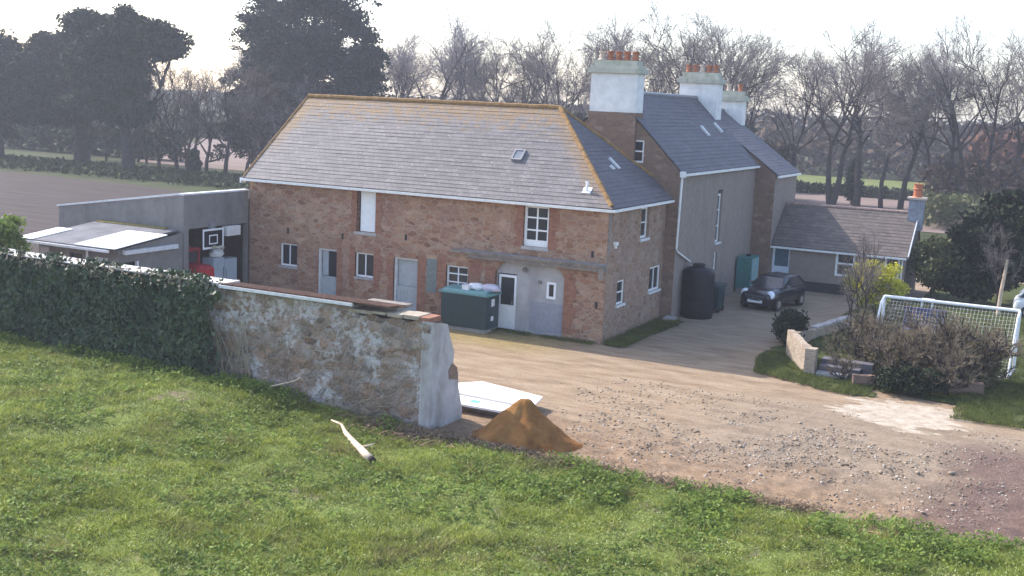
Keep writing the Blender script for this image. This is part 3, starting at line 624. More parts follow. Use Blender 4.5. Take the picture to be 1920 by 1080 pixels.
mb = MB(); mb.tube([(xr,yg,hr+.04),(xr,y1,hr+.04)], .1, 8); mb.build('ridge_tiles', 'lead', r1_); mb = MB(); mb.tube([(xr,b0,bhr+.04),(xr,b1,bhr+.04)], .1, 8); mb.build('ridge_tiles', 'lead', r2_)
def roof_light(yc, xc):
    z_ = lambda x: he+(x1-x)*(hr-he)/(x1-xr); mb = MB(); n_ = Vector((1,0,1)).normalized()
    p = [Vector((xc-.22,yc-.12,z_(xc-.22))),Vector((xc-.22,yc+.12,z_(xc-.22))),Vector((xc+.22,yc+.12,z_(xc+.22))),Vector((xc+.22,yc-.12,z_(xc+.22)))]
    a = [q+n_*.03 for q in p]; b = [q+n_*.12 for q in p]
    for i in range(4): j=(i+1)%4; mb.face([a[i],a[j],b[j],b[i]])
    mb.face(b); mb.build('roof_light', 'white_old', r1_)
roof_light(14.0,-1.0); roof_light(16.6,-1.15)
# slit on the barn's shaded slope belongs to the barn roof
g_ = MB(); g_.box(x1+o1,x1+o1+.1,yg-.1,y1-.05,he-.22,he-.12); g_.box(bx1+o1,bx1+o1+.1,b0-.06,b1+.05,bh-.2,bh-.1); g_.box(x1+o1-.06,x1+o1+.14,yg-.22,yg-.02,he-.25,he-.02); g_.build('gutter', 'gutter', house)
MB().tube([(.62,6.3,he-.2),(.57,6.28,3.0),(.58,6.5,2.85),(.62,8.1,2.3)], .045, 8).build('downpipe', 'gutter', house)
def chimney(xa, xb, ya, yb, zs, zt, npots, potmats, pal='render_white', base=None):
    c = MB(); c.box(xa,xb,ya,yb,zs,zt); ch = c.build('chimney', pal, house)
    k = MB(); k.box(xa-.13,xb+.13,ya-.13,yb+.13,zt,zt+.2); k.box(xa-.05,xb+.05,ya-.05,yb+.05,zt+.2,zt+.3); k.box(xa+.08,xb-.08,ya+.08,yb-.08,zt+.3,zt+.52); k.build('cornice', 'lichen_cap', ch)
    if base: MB().box(xa-.05,xb+.05,ya-.03,yb-.02,base,zs-.003).build('stone_base', 'house_stone', ch)
    for i in range(npots):
        x_ = xa+.28+(xb-xa-.56)*i/max(1,npots-1); MB().lathe([(.15,0),(.17,.06),(.125,.1),(.115,.3),(.15,.34),(.15,.4),(.09,.4),(.09,.2)], (x_, (ya+yb)/2, zt+.5), 12).build('pot', potmats[i%len(potmats)], ch)
chimney(-3.62,-1.58,6.28,7.15,8.45,10.04,5,['palepot','terracotta','terracotta','terracotta','terracotta'], base=5.5)
chimney(-3.5,-1.52,17.5,18.36,7.4,10.02,5,['terracotta','terracotta','palepot','terracotta'])
chimney(-3.4,-1.55,22.4,23.1,7.0,9.25,3,['lichen_cap','palepot','terracotta'])

# ------------------------------------------------------------------ cottage beyond the car
cot = thing('cottage', 'low single storey cottage with patched slate roof and one brick chimney beyond the black car', 'cottage', (4.8,18.6,0))
cx0, cx1, cy0, cy1, cze, czr = 1.52, 8.0, 18.6, 23.2, 2.28, 4.1
PC = lambda u, d, z: (u, cy0+d, z)
w_ = MB(); wall_front(w_, cx0, cx1, .5, cze, [(1.6,2.46,.55,2.15), (4.72,5.66,.92,2.18)], PC, .12)
ym = (cy0+cy1)/2
w_.face([(cx1,cy0,0),(cx1,cy1,0),(cx1,cy1,cze),(cx1,ym,czr),(cx1,cy0,cze)]); w_.face([(cx0,cy1,0),(cx0,cy1,cze),(cx1,cy1,cze),(cx1,cy1,0)]); w_.build('wall', 'render_house', cot)
MB().box(cx0,cx1,cy0+.03,cy0+.3,0,.5).build('plinth', 'plinth', cot)
d_ = MB(); d_.box(1.6,1.7,cy0+.02,cy0+.1,.55,2.15); d_.box(2.4,2.46,cy0+.02,cy0+.1,.55,2.15); d_.box(1.7,2.4,cy0+.02,cy0+.1,2.06,2.15); d_.box(1.7,2.4,cy0+.04,cy0+.09,.55,1.12); dd = d_.build('door', plain('pale_blue_door',(.55,.6,.68),.5,var=.06), cot)
MB().box(1.7,2.4,cy0+.06,cy0+.075,1.12,2.06).build('pane', plain('teal_glass',(.05,.1,.14),.2,.6), dd)
window_xz(cot, 4.72,5.66,.92,2.18, PC, .02, 1, 2, .11, .09)
window_xz(cot, 7.05,7.75,1.0,2.1, PC, -.05, 1, 2, .09, .07)
rf = MB(); k = (czr-cze)/(ym-cy0); o2 = .18
rf.slates((cx0+.02,cy0-o2,cze-o2*k),(cx1+.08,cy0-o2,cze-o2*k),(cx1+.08,ym,czr),(cx0+.02,ym,czr),.22,seed=11); rf.slates((cx1+.08,cy1+o2,cze-o2*k),(cx0+.02,cy1+o2,cze-o2*k),(cx0+.02,ym,czr),(cx1+.08,ym,czr),.22,seed=12)
rc = rf.build('roof', 'slate_cot', cot); MB().tube([(cx0+.05,ym,czr+.03),(cx1+.08,ym,czr+.03)], .09, 8).build('ridge_tiles', plain('pink_ridge_tile',(.3,.21,.18),.9,var=.3), rc)
MB().box(cx0,cx1+.05,cy0-o2-.1,cy0-o2,cze-o2*k-.1,cze-o2*k-.01).build('gutter', 'gutter', cot)
MB().tube([(7.86,cy0-.07,2.1),(7.86,cy0-.06,.1)], .04, 8).build('downpipe', 'gutter', cot)
vb = MB(); vb.beam((cx1+.12,cy0-o2,cze-o2*k+.02),(cx1+.12,ym,czr+.02),.05,.16); vb.build('bargeboard', 'white_old', cot)
c = MB(); c.box(7.65,8.32,ym-.5,ym+.2,3.3,4.82); ch = c.build('chimney', plain('blue_grey_stack',(.26,.27,.32),.9,var=.3), cot)
k_ = MB(); k_.box(7.55,8.42,ym-.6,ym+.3,4.82,4.92); k_.build('cornice', 'palepot', ch); MB().lathe([(.24,0),(.21,.08),(.19,.34),(.24,.4),(.2,.46),(.2,.62),(.25,.66),(.12,.66)], (7.98,ym-.15,4.92), 12).build('pot', plain('orange_pot',(.42,.14,.07),.8,var=.2), ch)

# ------------------------------------------------------------------ garage and lean-to shed
gx = -16.46; gy = -3.93
gar = thing('garage', 'grey rendered open fronted garage with sloping parapet joined to the barn', 'garage', (-19.5,-2,0))
w_ = MB(); PGa = lambda u, d, z: (gx-d, u, z)
wall_front(w_, gy, .0, 0, 4.46, [(-3.66,-.06,0,3.1)], PGa, .25)
gxl = -23.35
w_.prism([(gx-.005,0),(gxl,0),(gxl,3.5),(gx-.005,4.46)], gy, gy+.22)
w_.face([(gxl,gy,0),(gxl,gy,3.5),(gxl,3,3.5),(gxl,3,0)]); w_.face([(gxl,3,0),(gxl,3,3.5),(gx,3,4.46),(gx,3,0)]); w_.build('wall', 'render_garage', gar)
MB().face([(gxl,gy,3.2),(gx-.2,gy+.1,4.1),(gx-.2,3,4.1),(gxl,3,3.2)]).build('roof', 'felt', gar)
cp = MB(); cp.box(gx-.27,gx+.03,gy-.02,0-.02,4.463,4.53); cp.beam((gxl-.05,gy+.1,3.53),(gx-.28,gy+.1,4.5),.3,.07); cp.build('coping', 'white_old', gar)
MB().box(gx-.4,gx-.02,-.95,-.4,2.98,3.0); ru = MB(); ru.box(gx-.1,gx+.18,-1.55,-.72,2.66,3.06)
for i in range(6): ru.box(gx+.18,gx+.19,-1.5,-.95,2.7+i*.055,2.73+i*.055)
ru.build('heater_box', 'render_white', gar, label='pale grey louvred box under the lintel')

shed = thing('lean_to_shed', 'low grey lean-to shed with felt roof and white roof sheets behind the ivy wall', 'shed', (-18.3,-5.8,0))
sx0, sx1, sy0, sy1, szf, szb = -20.6, -16.5, -7.4, -3.96, 2.6, 2.98
w_ = MB(); wall_front(w_, sx0, sx1, 0, szf, [(-19.0,-18.3,1.5,2.3),(-17.6,-17.0,1.6,2.25)], lambda u,d,z: (u, sy0+d, z), .15)
wall_front(w_, sy0, sy1, 0, szf, [(-7.2,-6.35,0,2.1)], lambda u,d,z: (sx1-d, u, z), .2); w_.face([(sx1,sy0,szf),(sx1,sy1,szf),(sx1,sy1,szb)]); w_.face([(sx0,sy0,0),(sx0,sy0,szf),(sx0,sy1,szb),(sx0,sy1,0)]); w_.build('wall', 'render_garage', shed)
MB().box(-19.0,-18.3,sy0+.1,sy0+.12,1.5,2.3).build('window', 'glass', shed); window_xz(shed, -17.6,-17.0,1.6,2.25, lambda u,d,z: (u, sy0+d, z), .02, 1, 1, .05, mat='white_old', pane='bluegrey')
d_ = MB(); d_.box(sx1-.1,sx1+.015,-6.43,-6.35,0,2.1); d_.build('door_frame', 'white', shed); MB().box(sx1-.16,sx1-.15,-7.2,-6.43,0,2.1).build('door', 'dark', shed)
def rz_(y): return szf+(szb-szf)*(y-sy0)/(sy1-sy0)
def sl(mb, xa, xb, ya, yb, up_, t=.06): mb.prismx([(ya,rz_(ya)+up_),(yb,rz_(yb)+up_),(yb,rz_(yb)+up_+t),(ya,rz_(ya)+up_+t)], xa, xb)
r_ = MB(); sl(r_, sx0-.4, -16.7, sy0-.35, sy1-.01, .05, .07); rs_ = r_.build('roof', 'felt', shed)
r_ = MB(); sl(r_, -18.3, -16.25, sy0-.38, sy1-1.1, .128, .03); r_.build('roof_sheet', 'white', rs_); r_ = MB(); sl(r_, -21.3, -20.5, sy0-.4, sy0+1.6, .126, .03); r_.build('roof_sheet', 'white', rs_)
M['moss'] = plain('yellow_moss', (.2,.16,.05), .95, var=.5, scale=9)
r_ = MB(); sl(r_, sx0-.3, -17.2, sy1-.28, sy1-.03, .124, .035); r_.build('moss_strip', 'moss', rs_)
r_ = MB(); r_.box(sx0-.2,-16.55,sy0-.45,sy0-.36,szf-.06,szf+.03); r_.build('gutter', 'gutter', shed); MB().tube([(-18.0,sy0-.05,szf),(-18.0,sy0-.05,.3)], .045, 8).build('downpipe', 'white', shed)
r_ = MB(); r_.box(sx0+.1,sx0+.6,sy0-.06,sy0-.01,0,2.4); r_.build('pilaster', 'cement', shed); MB().box(-16.46,-16.3,-7.2,-4.4,2.42,2.58).build('fascia', 'white_old', shed)

# ------------------------------------------------------------------ field wall with ivy
fw_ = thing('field_wall', 'old rubble stone wall with grey cement end between the grass and the yard', 'wall', (-6,-13.1,0))
rr = random.Random(2); nx, nz = 330, 44
xs_ = np.concatenate([np.linspace(-34,-8,70,endpoint=False), np.linspace(-8,.56,261)]); zs_ = np.linspace(0,1,nz+1)
GX, GZ = np.meshgrid(xs_, zs_*3.4, indexing='ij'); REL = (vnoise(GX, GZ*1.4, 23, 2.6, 3)-.5)*.16 + (np.random.RandomState(3).rand(*GX.shape)-.5)*.03
V, Q = [], []
for i in range(nx+1):
    x_ = float(xs_[i])
    top = 3.12 if x_ < -1.9 else 2.9 + .04*math.sin(x_*9)
    for j in range(nz+1):
        z_ = -.3 + (top+.3)*j/nz; V.append((x_, -13.45 + float(REL[i,j]) + .05*math.sin(x_*.7)*math.sin(z_), z_))
for i in range(nx):
    for j in range(nz): a = i*(nz+1)+j; Q.append((a, a+nz+1, a+nz+2, a+1))
mb = MB(); mb.v = V; mb.f = Q; mb.uv = [None]*len(Q)
tp = [V[i*(nz+1)+nz] for i in range(nx+1)]
for i in range(nx): mb.face([tp[i], tp[i+1], (tp[i+1][0],-12.85,tp[i+1][2]), (tp[i][0],-12.85,tp[i][2])])
mb.face([(-34,-12.85,-.3),(-34,-12.85,3.1),(.5,-12.85,2.9),(.5,-12.85,-.3)])
mb.build('wall', 'wall_stone', fw_)  # displaced rubble face
# cement faced, battered end of the wall
prof = [(-13.5,-.3),(-11.72,-.3),(-11.7,.25),(-11.95,.9),(-12.0,1.35),(-12.3,1.62),(-12.26,1.95),(-12.5,2.4),(-12.66,2.78),(-13.46,2.95)]
mb = MB(); mb.prismx(prof, .3, .62); e_ = mb.build('end_pier', 'cement', fw_)
bm_ = e_.modifiers.new('bevel', 'BEVEL'); bm_.width = .05; bm_.segments = 2
mb = MB(); mb.prismx([(-12.5,1.25),(-12.02,1.15),(-12.08,1.5),(-12.36,1.68),(-12.55,1.5)], .6, .632); mb.build('bare_patch', 'house_stone', e_)
cp = MB(); rr = random.Random(8); x_ = -1.2
for wdt in (.45,.5,.48): cp.box(x_, x_+wdt-.03, -13.53+rr.uniform(-.03,.03), -12.85, 2.95+rr.uniform(0,.03), 3.04+rr.uniform(0,.03)); x_ += wdt
x_ = -1.95
for wdt in (.35,.38): cp.box(x_, x_+wdt-.02, -13.5, -12.9, 2.93, 3.02); x_ += wdt
cp.build('coping', plain('buff_coping',(.33,.27,.21),.9,var=.25), fw_)
bp = MB(); bp.box(.18,.52,-13.46,-12.86,2.9,3.04); bp.build('brick_cap', 'brick', fw_)
cp = MB(); x_ = -34
rr = random.Random(4)
while x_ < -6.3: wdt = rr.uniform(.6,1.1); cp.box(x_, min(x_+wdt-.03,-6.25), -13.58+rr.uniform(-.03,.03), -12.8, 3.12+rr.uniform(0,.02), 3.22+rr.uniform(0,.03)); x_ += wdt
cp.build('coping', plain('pale_coping',(.5,.47,.45),.85,var=.25), fw_)
# corrugated iron lean-to roof behind the wall top
def corr(xa, xb, ya, yb, za, zb, pitch=.09, amp=.018):
    mb = MB(); n_ = int((xb-xa)/pitch*4); P_ = []
    for i in range(n_+1):
        x_ = xa+(xb-xa)*i/n_; a = amp*math.sin(2*math.pi*(x_-xa)/pitch); P_.append(((x_,ya,za+a),(x_,yb,zb+a)))
    for p, q in zip(P_, P_[1:]): mb.face([p[0],q[0],q[1],p[1]]); mb.face([(p[1][0],p[1][1],p[1][2]-.012),(q[1][0],q[1][1],q[1][2]-.012),(q[0][0],q[0][1],q[0][2]-.012),(p[0][0],p[0][1],p[0][2]-.012)])
    return mb
ci = thing('corrugated_roof', 'rusty corrugated iron sheet roof resting on top of the field wall', 'roof sheet', (-3.5,-12.9,3.2))
corr(-6.3,-.62,-13.64,-12.75,3.235,3.15).build('iron_sheet', 'rust', ci)
MB().box(-6.3,-1.75,-13.68,-13.6,3.12,3.2).build('white_edge', 'white_old', ci)
MB().box(-2.0,-.7,-13.1,-12.3,3.05,3.13).build('rafter', 'timber', ci)

rs = np.random.RandomState(11)
def cards(C, sz, nrm=None, rs=rs, aspect=1.5, droop=0):
    """n leaf cards: quads centred on C (n,3), size sz (n), facing random or near nrm"""
    n_ = len(C); d = rs.normal(size=(n_,3))
    if nrm is not None: d = d*.55 + np.array(nrm)
    d /= np.linalg.norm(d, axis=1, keepdims=True)
    t = rs.normal(size=(n_,3)); t[:,2] -= droop; t -= d*(t*d).sum(1, keepdims=True); t /= np.linalg.norm(t, axis=1, keepdims=True) + 1e-9
    b = np.cross(d, t); s_ = np.asarray(sz)[:,None]
    V = np.stack([C-t*s_*aspect*.5, C+b*s_*.4-t*s_*.05, C+t*s_*aspect*.5, C-b*s_*.4-t*s_*.05], 1).reshape(-1,3)
    return V, np.arange(n_*4).reshape(-1,4)
def ivy_extent(z): return -6.5 + .18*np.sin(z*5) + .25*(1.6-z)*.25
ivy = thing('ivy', 'dense dark green ivy covering the left part of the field wall', 'ivy', (-14,-13.7,0))
N = 42000
X = rs.uniform(-26, -6.0, N*2); Z = rs.uniform(.25, 3.4, N*2)
ok = (X < ivy_extent(Z) + rs.normal(0,.22,N*2) + (vnoise(Z*2+3, Z*0, 25, 1.2, 3)-.5)*.9); X, Z = X[ok][:N], Z[ok][:N]
bul = vnoise(X, Z*1.5, 21, .9, 4)
top = np.where(Z > 3.0, vnoise(X, X*0, 5, 2.2, 3), 1); ok = (Z < 3.1) | (top > .48); X, Z, bul = X[ok], Z[ok], bul[ok]
Y = -13.55 - bul*.42*sstep(3.7-Z, 0, .5) - rs.rand(len(X))*.1 + np.where(Z > 3.12, rs.rand(len(X))*.5, 0)
V, Q = cards(np.stack([X,Y,Z],1), rs.uniform(.05,.16,len(X)), (0,-1,.2), droop=.8)
V -= np.array(ORG[ivy.name]); mesh_np('leaves', V, Q, 'ivy', ivy)
xs = np.linspace(-26,-6.75,190); zs = np.linspace(.2,3.22,34); XX, ZZ = np.meshgrid(xs, zs); YY = -13.5-vnoise(XX, ZZ*1.5, 21, .9, 4)*.38
i = np.arange(XX.size).reshape(XX.shape); Q = np.stack([i[:-1,:-1], i[:-1,1:], i[1:,1:], i[1:,:-1]], -1).reshape(-1,4)
mesh_np('stem_mass', np.stack([XX.ravel(),YY.ravel(),ZZ.ravel()],1)-np.array(ORG[ivy.name]), Q, 'hedge', ivy)
X = rs.uniform(-26,-6.7,1500); Z = rs.normal(3.12,.14,1500); V, Q = cards(np.stack([X, -13.5-rs.rand(1500)*.35, Z],1), rs.uniform(.05,.12,1500), (0,-1,.5)); mesh_np('dry_leaves', V-np.array(ORG[ivy.name]), Q, 'ivy_dry', ivy)
rr = random.Random(3)
for k in range(16):
    x_ = -6.2+rr.uniform(-.7,.9); p = [(x_, -13.53, .4)]
    for q in range(6): p.append((p[-1][0]+rr.uniform(-.22,.12), -13.53-rr.uniform(0,.03), p[-1][2]+rr.uniform(.2,.4)))
    MB().tube(p, [.022-.002*q for q in range(7)], 5).build('bare_stem', 'ivy_dry', ivy)
for k in range(22):
    x_ = rr.uniform(-2.6,-.6); p = [(x_, -13.55, .2)]
    for q in range(3): p.append((p[-1][0]+rr.uniform(-.5,.5), -13.53-rr.uniform(0,.15), p[-1][2]+rr.uniform(-.02,.35)))
    MB().tube(p, .011, 4).build('bare_stem', 'ivy_dry', ivy)

# ------------------------------------------------------------------ trees
def tubes_np(branches, nside):
    """list of (pts (k,3), radii (k)) -> verts, quads"""
    Vs, Qs, b = [], [], 0; th = np.arange(nside)*2*np.pi/nside; ct, sn = np.cos(th), np.sin(th)
    for P, r_ in branches:
        k = len(P); d = np.gradient(P, axis=0); d /= np.linalg.norm(d, axis=1, keepdims=True)+1e-9
        ref = np.where(np.abs(d[:,2:3]) < .9, np.array([[0,0,1.]]), np.array([[1.,0,0]])); a = np.cross(d, ref); a /= np.linalg.norm(a, axis=1, keepdims=True)+1e-9; c = np.cross(d, a)
        ring = P[:,None,:] + (a[:,None,:]*ct[None,:,None] + c[:,None,:]*sn[None,:,None])*r_[:,None,None]
        Vs.append(ring.reshape(-1,3)); i = b+np.arange(k*nside).reshape(k,nside); j = np.roll(i,-1,1)
        Qs.append(np.stack([i[:-1], j[:-1], j[1:], i[1:]], -1).reshape(-1,4)); b += k*nside
    return np.concatenate(Vs), np.concatenate(Qs)
def grow(rs, p, d, length, r0, r1, nseg, wob, upw):
    P = [p]; d = d/np.linalg.norm(d)
    for i in range(nseg):
        d = d + rs.normal(0, wob, 3) + np.array([0,0,upw]); d /= np.linalg.norm(d); P.append(P[-1]+d*length/nseg)
    return np.array(P), np.linspace(r0, r1, nseg+1)
def side_dir(rs, d, ang):
    a = np.cross(d, rs.normal(size=3)); a /= np.linalg.norm(a)+1e-9; return d*math.cos(ang)+a*math.sin(ang)
def bare_tree_meshes(seed, h, tr=.22, fork=.4, spread=.55, nl=7, n2=7, n3=7, n4=5, twig_r=.0155, stems=1, bare_to=.25):
    rs = np.random.RandomState(seed); A, B, C, D = [], [], [], []
    tips = []
    for s in range(stems):
        d0 = np.array([rs.normal(0,.05),rs.normal(0,.05),1]) if stems == 1 else np.array([math.cos(s*2.6+seed)*.22, math.sin(s*2.6+seed)*.22, 1])
        P, r_ = grow(rs, np.array([0,0,-.2]) + (0 if stems == 1 else np.array([math.cos(s*2.6+seed)*.15, math.sin(s*2.6+seed)*.15, 0])), d0, h*.7, tr*(1 if stems==1 else .75), tr*.14, 12, .1, .03); A.append((P, r_))
        for i in range(nl):
            f = bare_to + (1-bare_to)*(i+rs.rand())/nl; k = min(len(P)-2, int(f*(len(P)-1))); dd = P[k+1]-P[k]; dd /= np.linalg.norm(dd)
            ln = h*rs.uniform(.3,.46)*(1.12-.4*f); Pb, rb = grow(rs, P[k], side_dir(rs, dd, rs.uniform(.55,1.15)*spread/.55), ln, r_[k]*.72, .03, 7, .12, .085); B.append((Pb, rb)); tips.append((Pb, rb))
        tips.append((P[8:], r_[8:]))
    lvl = tips
    out = []
    for (nn, lnf, ra, nseg, store, ang) in ((n2, (.12,.22), .026, 5, 'B', .95), (n3, (.06,.12), .016, 4, 'C', 1.0), (n4, (.03,.065), twig_r, 3, 'D', 1.0)):
        nxt = []
        for P, r_ in lvl:
            for i in range(nn):
                f = rs.uniform(.32,1); k = min(len(P)-2, int(f*(len(P)-1))); dd = P[k+1]-P[k]; dd = dd/(np.linalg.norm(dd)+1e-9)
                t = f*(len(P)-1)-k; p = P[k]*(1-t)+P[k+1]*t
                Pb, rb = grow(rs, p, side_dir(rs, dd, rs.uniform(.4,1)*ang), h*rs.uniform(*lnf), min(ra, r_[k]*.8), ra*.55, nseg, .13, .05)
                nxt.append((Pb, rb))
        out.append(nxt); lvl = nxt
    v1, q1 = tubes_np(A, 8); v2, q2 = tubes_np(B+out[0], 5); tv = np.concatenate([v1, v2]); tq = np.concatenate([q1, q2+len(v1)])
    cv, cq = tubes_np(out[1]+out[2], 3)
    return (tv, tq), (cv, cq)
PROTO = {}
def bare_proto(key, twig='twig', **k):
    PROTO[key] = (bare_tree_meshes(**k), k['h'], twig)
bare_proto('a', seed=1, h=15, tr=.34, nl=8, bare_to=.5); bare_proto('b', twig='twig_pale', seed=2, h=15, tr=.32, nl=9, spread=.5, bare_to=.5); bare_proto('c', seed=5, h=15, tr=.34, nl=8, spread=.65, stems=2, n2=6, bare_to=.45)
bare_proto('d', seed=8, h=15, tr=.29, nl=9, spread=.7, bare_to=.52); bare_proto('e', twig='twig_pale', seed=12, h=15, tr=.3, nl=8, spread=.42, bare_to=.5)
bare_proto('f', seed=21, h=9, tr=.17, nl=8, spread=.5, n2=5, n3=5, n4=5, bare_to=.3, twig_r=.012); bare_proto('g', twig='twig_red', seed=23, h=9, tr=.16, nl=9, spread=.55, n2=6, n3=5, n4=4, bare_to=.2, twig_r=.012)
bare_proto('s', twig='twig_shrub', seed=31, h=3.2, tr=.05, nl=9, spread=.6, n2=5, n3=4, n4=3, bare_to=.05, twig_r=.006, stems=2)
MADE = {}
def bare_tree(key, x, y, h, rz, label, group='bare trees in the row behind the farm', wide=1.0, z=0, name='bare_tree', cat='tree'):
    (tm, cm), ph, tw = PROTO[key]; s = h/ph
    if key not in MADE:
        t = thing(name, label, cat, (x,y,z), group, rz=rz); mesh_np('trunk', tm[0], tm[1], 'bark', t, True); mesh_np('crown', cm[0], cm[1], tw, t)
        t.scale = (s*wide, s*wide, s); MADE[key] = t; return t
    r_ = dup(MADE[key], (x,y,z), rz, (s*wide, s*wide, s), label, group); r_.name = name; r_['category'] = cat; return r_
ROW = [  # x, y, height, proto, width, label
 (-61,80,15.0,'d',1.0,'bare tree half hidden behind the right edge of the dark cedar'),
 (-56.5,79,15.6,'b',1.0,'pale bare tree just right of the dark cedar'),
 (-53.2,78,17.6,'e',1.1,'tallest pale bare tree in the group right of the cedar'),
 (-50.4,77,16.4,'b',.95,'bare tree with forked limb right of the tallest pale tree'),
 (-48.3,80,13.5,'e',.9,'slight bare tree above the middle of the barn ridge left of a reddish crown'),
 (-45.6,78,15.6,'a',.8,'slim bare tree with reddish crown above the middle of the barn ridge'),
 (-43,81,14.2,'d',.9,'bare tree standing a little back above the middle of the barn ridge'),
 (-40.3,78,15.9,'a',.9,'bare tree above the right half of the barn ridge'),
 (-37,77,16.6,'c',.85,'dark double stemmed bare tree left of the big white chimney'),
 (-34.2,79,16.4,'e',.95,'bare tree behind the left side of the big white chimney'),
 (-31.5,78,17.0,'a',.9,'bare tree rising behind the pots of the big white chimney'),
 (-27.2,78,15.8,'d',.85,'bare tree between the big white chimney and the wide crowned tree'),
 (-24.2,77,18.6,'c',1.05,'tallest wide crowned bare tree behind the farmhouse ridge'),
 (-22.0,80,18.0,'a',.95,'tall bare tree rising behind the middle chimney'),
 (-17.8,78,17.3,'d',.85,'bare tree with leaning stems behind the third chimney'),
 (-14.8,78,15.9,'a',.85,'bare tree just right of the third chimney'),
 (-11.2,77,14.4,'f',.8,'thin bare tree at the right end of the farmhouse roof'),
 (-7.0,77,16.4,'c',1.1,'large twin stemmed bare tree behind the left end of the cottage'),
 (-4.7,77.5,16.8,'b',1.0,'bare tree right beside the twin stemmed tree behind the cottage'),
 (-2.5,78.4,14.6,'d',.8,'bare tree behind the middle of the cottage roof'),
 (-.9,80,15.6,'a',.8,'bare tree just left of the cottage chimney pot'),
 (1.6,79,14.6,'d',.85,'bare tree right of the cottage chimney'),
 (4.0,78,16.2,'e',.85,'bare upright tree left of the forked tree near the right edge'),
 (5.7,77,17.0,'c',.9,'forked bare tree with tall crown near the right edge'),
 (8.2,79,16.0,'a',.85,'bare tree at the right edge of the view')]
for i, (x, y, h, k, wd, lb) in enumerate(ROW): bare_tree(k, x, y, h*1.07, i*1.7, lb, wide=wd*1.05)
LEFT = [(-77.5,59,11.5,'f',1,'thin bare tree just right of the leaning cypress trunk'),(-74.8,60.5,10.5,'g',1,'slender bare tree second right of the leaning cypress trunk'),(-73.2,57.3,12,'f',1.05,'thin bare tree third right of the leaning cypress trunk'),
 (-71,56.4,11.4,'f',.9,'bare tree with dark stem midway between cypress and barn'),(-69.6,55.7,10.4,'g',1,'thin stemmed bare tree midway between cypress and barn'),(-67.9,55.8,11.2,'g',1.1,'russet twigged bare tree left of the barn verge'),
 (-65.4,55.8,12,'f',1.1,'taller bare tree left of the barn verge'),(-64,57.6,11,'g',1,'bare tree touching the barn verge'),(-61.5,57,11.5,'g',1.1,'brown twigged bare tree hidden low behind the barn gable end'),(-58.5,58,10.5,'f',1.1,'bare tree under the cedar behind the roof'),
 (-91,61.5,9.5,'f',1,'thin bare stem left of the middle cypress trunk'),(-86.5,60,9,'f',.9,'thin bare stem right of the middle cypress trunk'),(-83.5,62,9.5,'f',.9,'thin bare stem between the two cypress trunks'),(-80.7,60.5,9.2,'f',.9,'thin bare stem just left of the leaning cypress trunk'),
 (-79,84,17,'b',1.1,'tall pale bare tree far behind between cypress and cedar'),(-75,88,16.5,'e',1.1,'pale bare tree against the sky left of the cedar'),(-86,92,15,'b',1.1,'pale bare tree behind the leaning cypress limb')]
for i, (x, y, h, k, wd, lb) in enumerate(LEFT): bare_tree(k, x, y, h, i*2.3+.4, lb, 'bare trees beside the ploughed field', wd)

def clump_tree(name, label, cat, loc, blobs, ncard, size, mat, limbs, bark='bark_dark', group=None, seed=1, flat=.8, nrm=None):
    """blobs: (x,y,z,rx,ry,rz) in tree space; limbs: list of (pts, r0, r1)"""
    rs = np.random.RandomState(seed); t = thing(name, label, cat, loc, group)
    t_o = np.array(loc); vol = np.array([(b[3]*b[4]*b[5])**.67 for b in blobs]); cnt = np.maximum(8, (ncard*vol/vol.sum()).astype(int)); Cs = []
    for b, c in zip(blobs, cnt):
        d = rs.normal(size=(c,3)); d /= np.linalg.norm(d, axis=1, keepdims=True); r_ = rs.rand(c)**.42
        Cs.append(np.array(b[:3]) + d*r_[:,None]*np.array(b[3:6])*(1+rs.normal(0,.12,(c,1))))
    Cc = np.concatenate(Cs); V, Q = cards(Cc, rs.uniform(size*.6, size*1.4, len(Cc)), nrm, rs, 1.5)
    o = mesh_np('crown', V, Q, mat, t)
    br = []
    for pts, r0, r1 in limbs:
        P = np.array(pts, float); k = 8; tt = np.linspace(0, len(P)-1, (len(P)-1)*4+1); PP = np.stack([np.interp(tt, np.arange(len(P)), P[:,a]) for a in range(3)], 1); PP[1:-1] += rs.normal(0, .04, PP[1:-1].shape); br.append((PP, np.linspace(r0, r1, len(PP))))
    v, q = tubes_np(br, 8); mesh_np('trunk', v, q, bark, t, True)
    return t
def blob_cloud(seed, n, cx, cy, cz, rx, ry, rz, r0, r1, flat=.75, shell=.5):
    rs = np.random.RandomState(seed); out = []
    for i in range(n):
        d = rs.normal(size=3); d /= np.linalg.norm(d); d[2] = abs(d[2])*1.0 if rs.rand() < .75 else d[2]*.5; r_ = rs.rand()**shell; q = rs.uniform(r0, r1)
        out.append((cx+d[0]*rx*r_, cy+d[1]*ry*r_, cz+d[2]*rz*r_, q*1.25, q*1.25, q*flat))
    return out
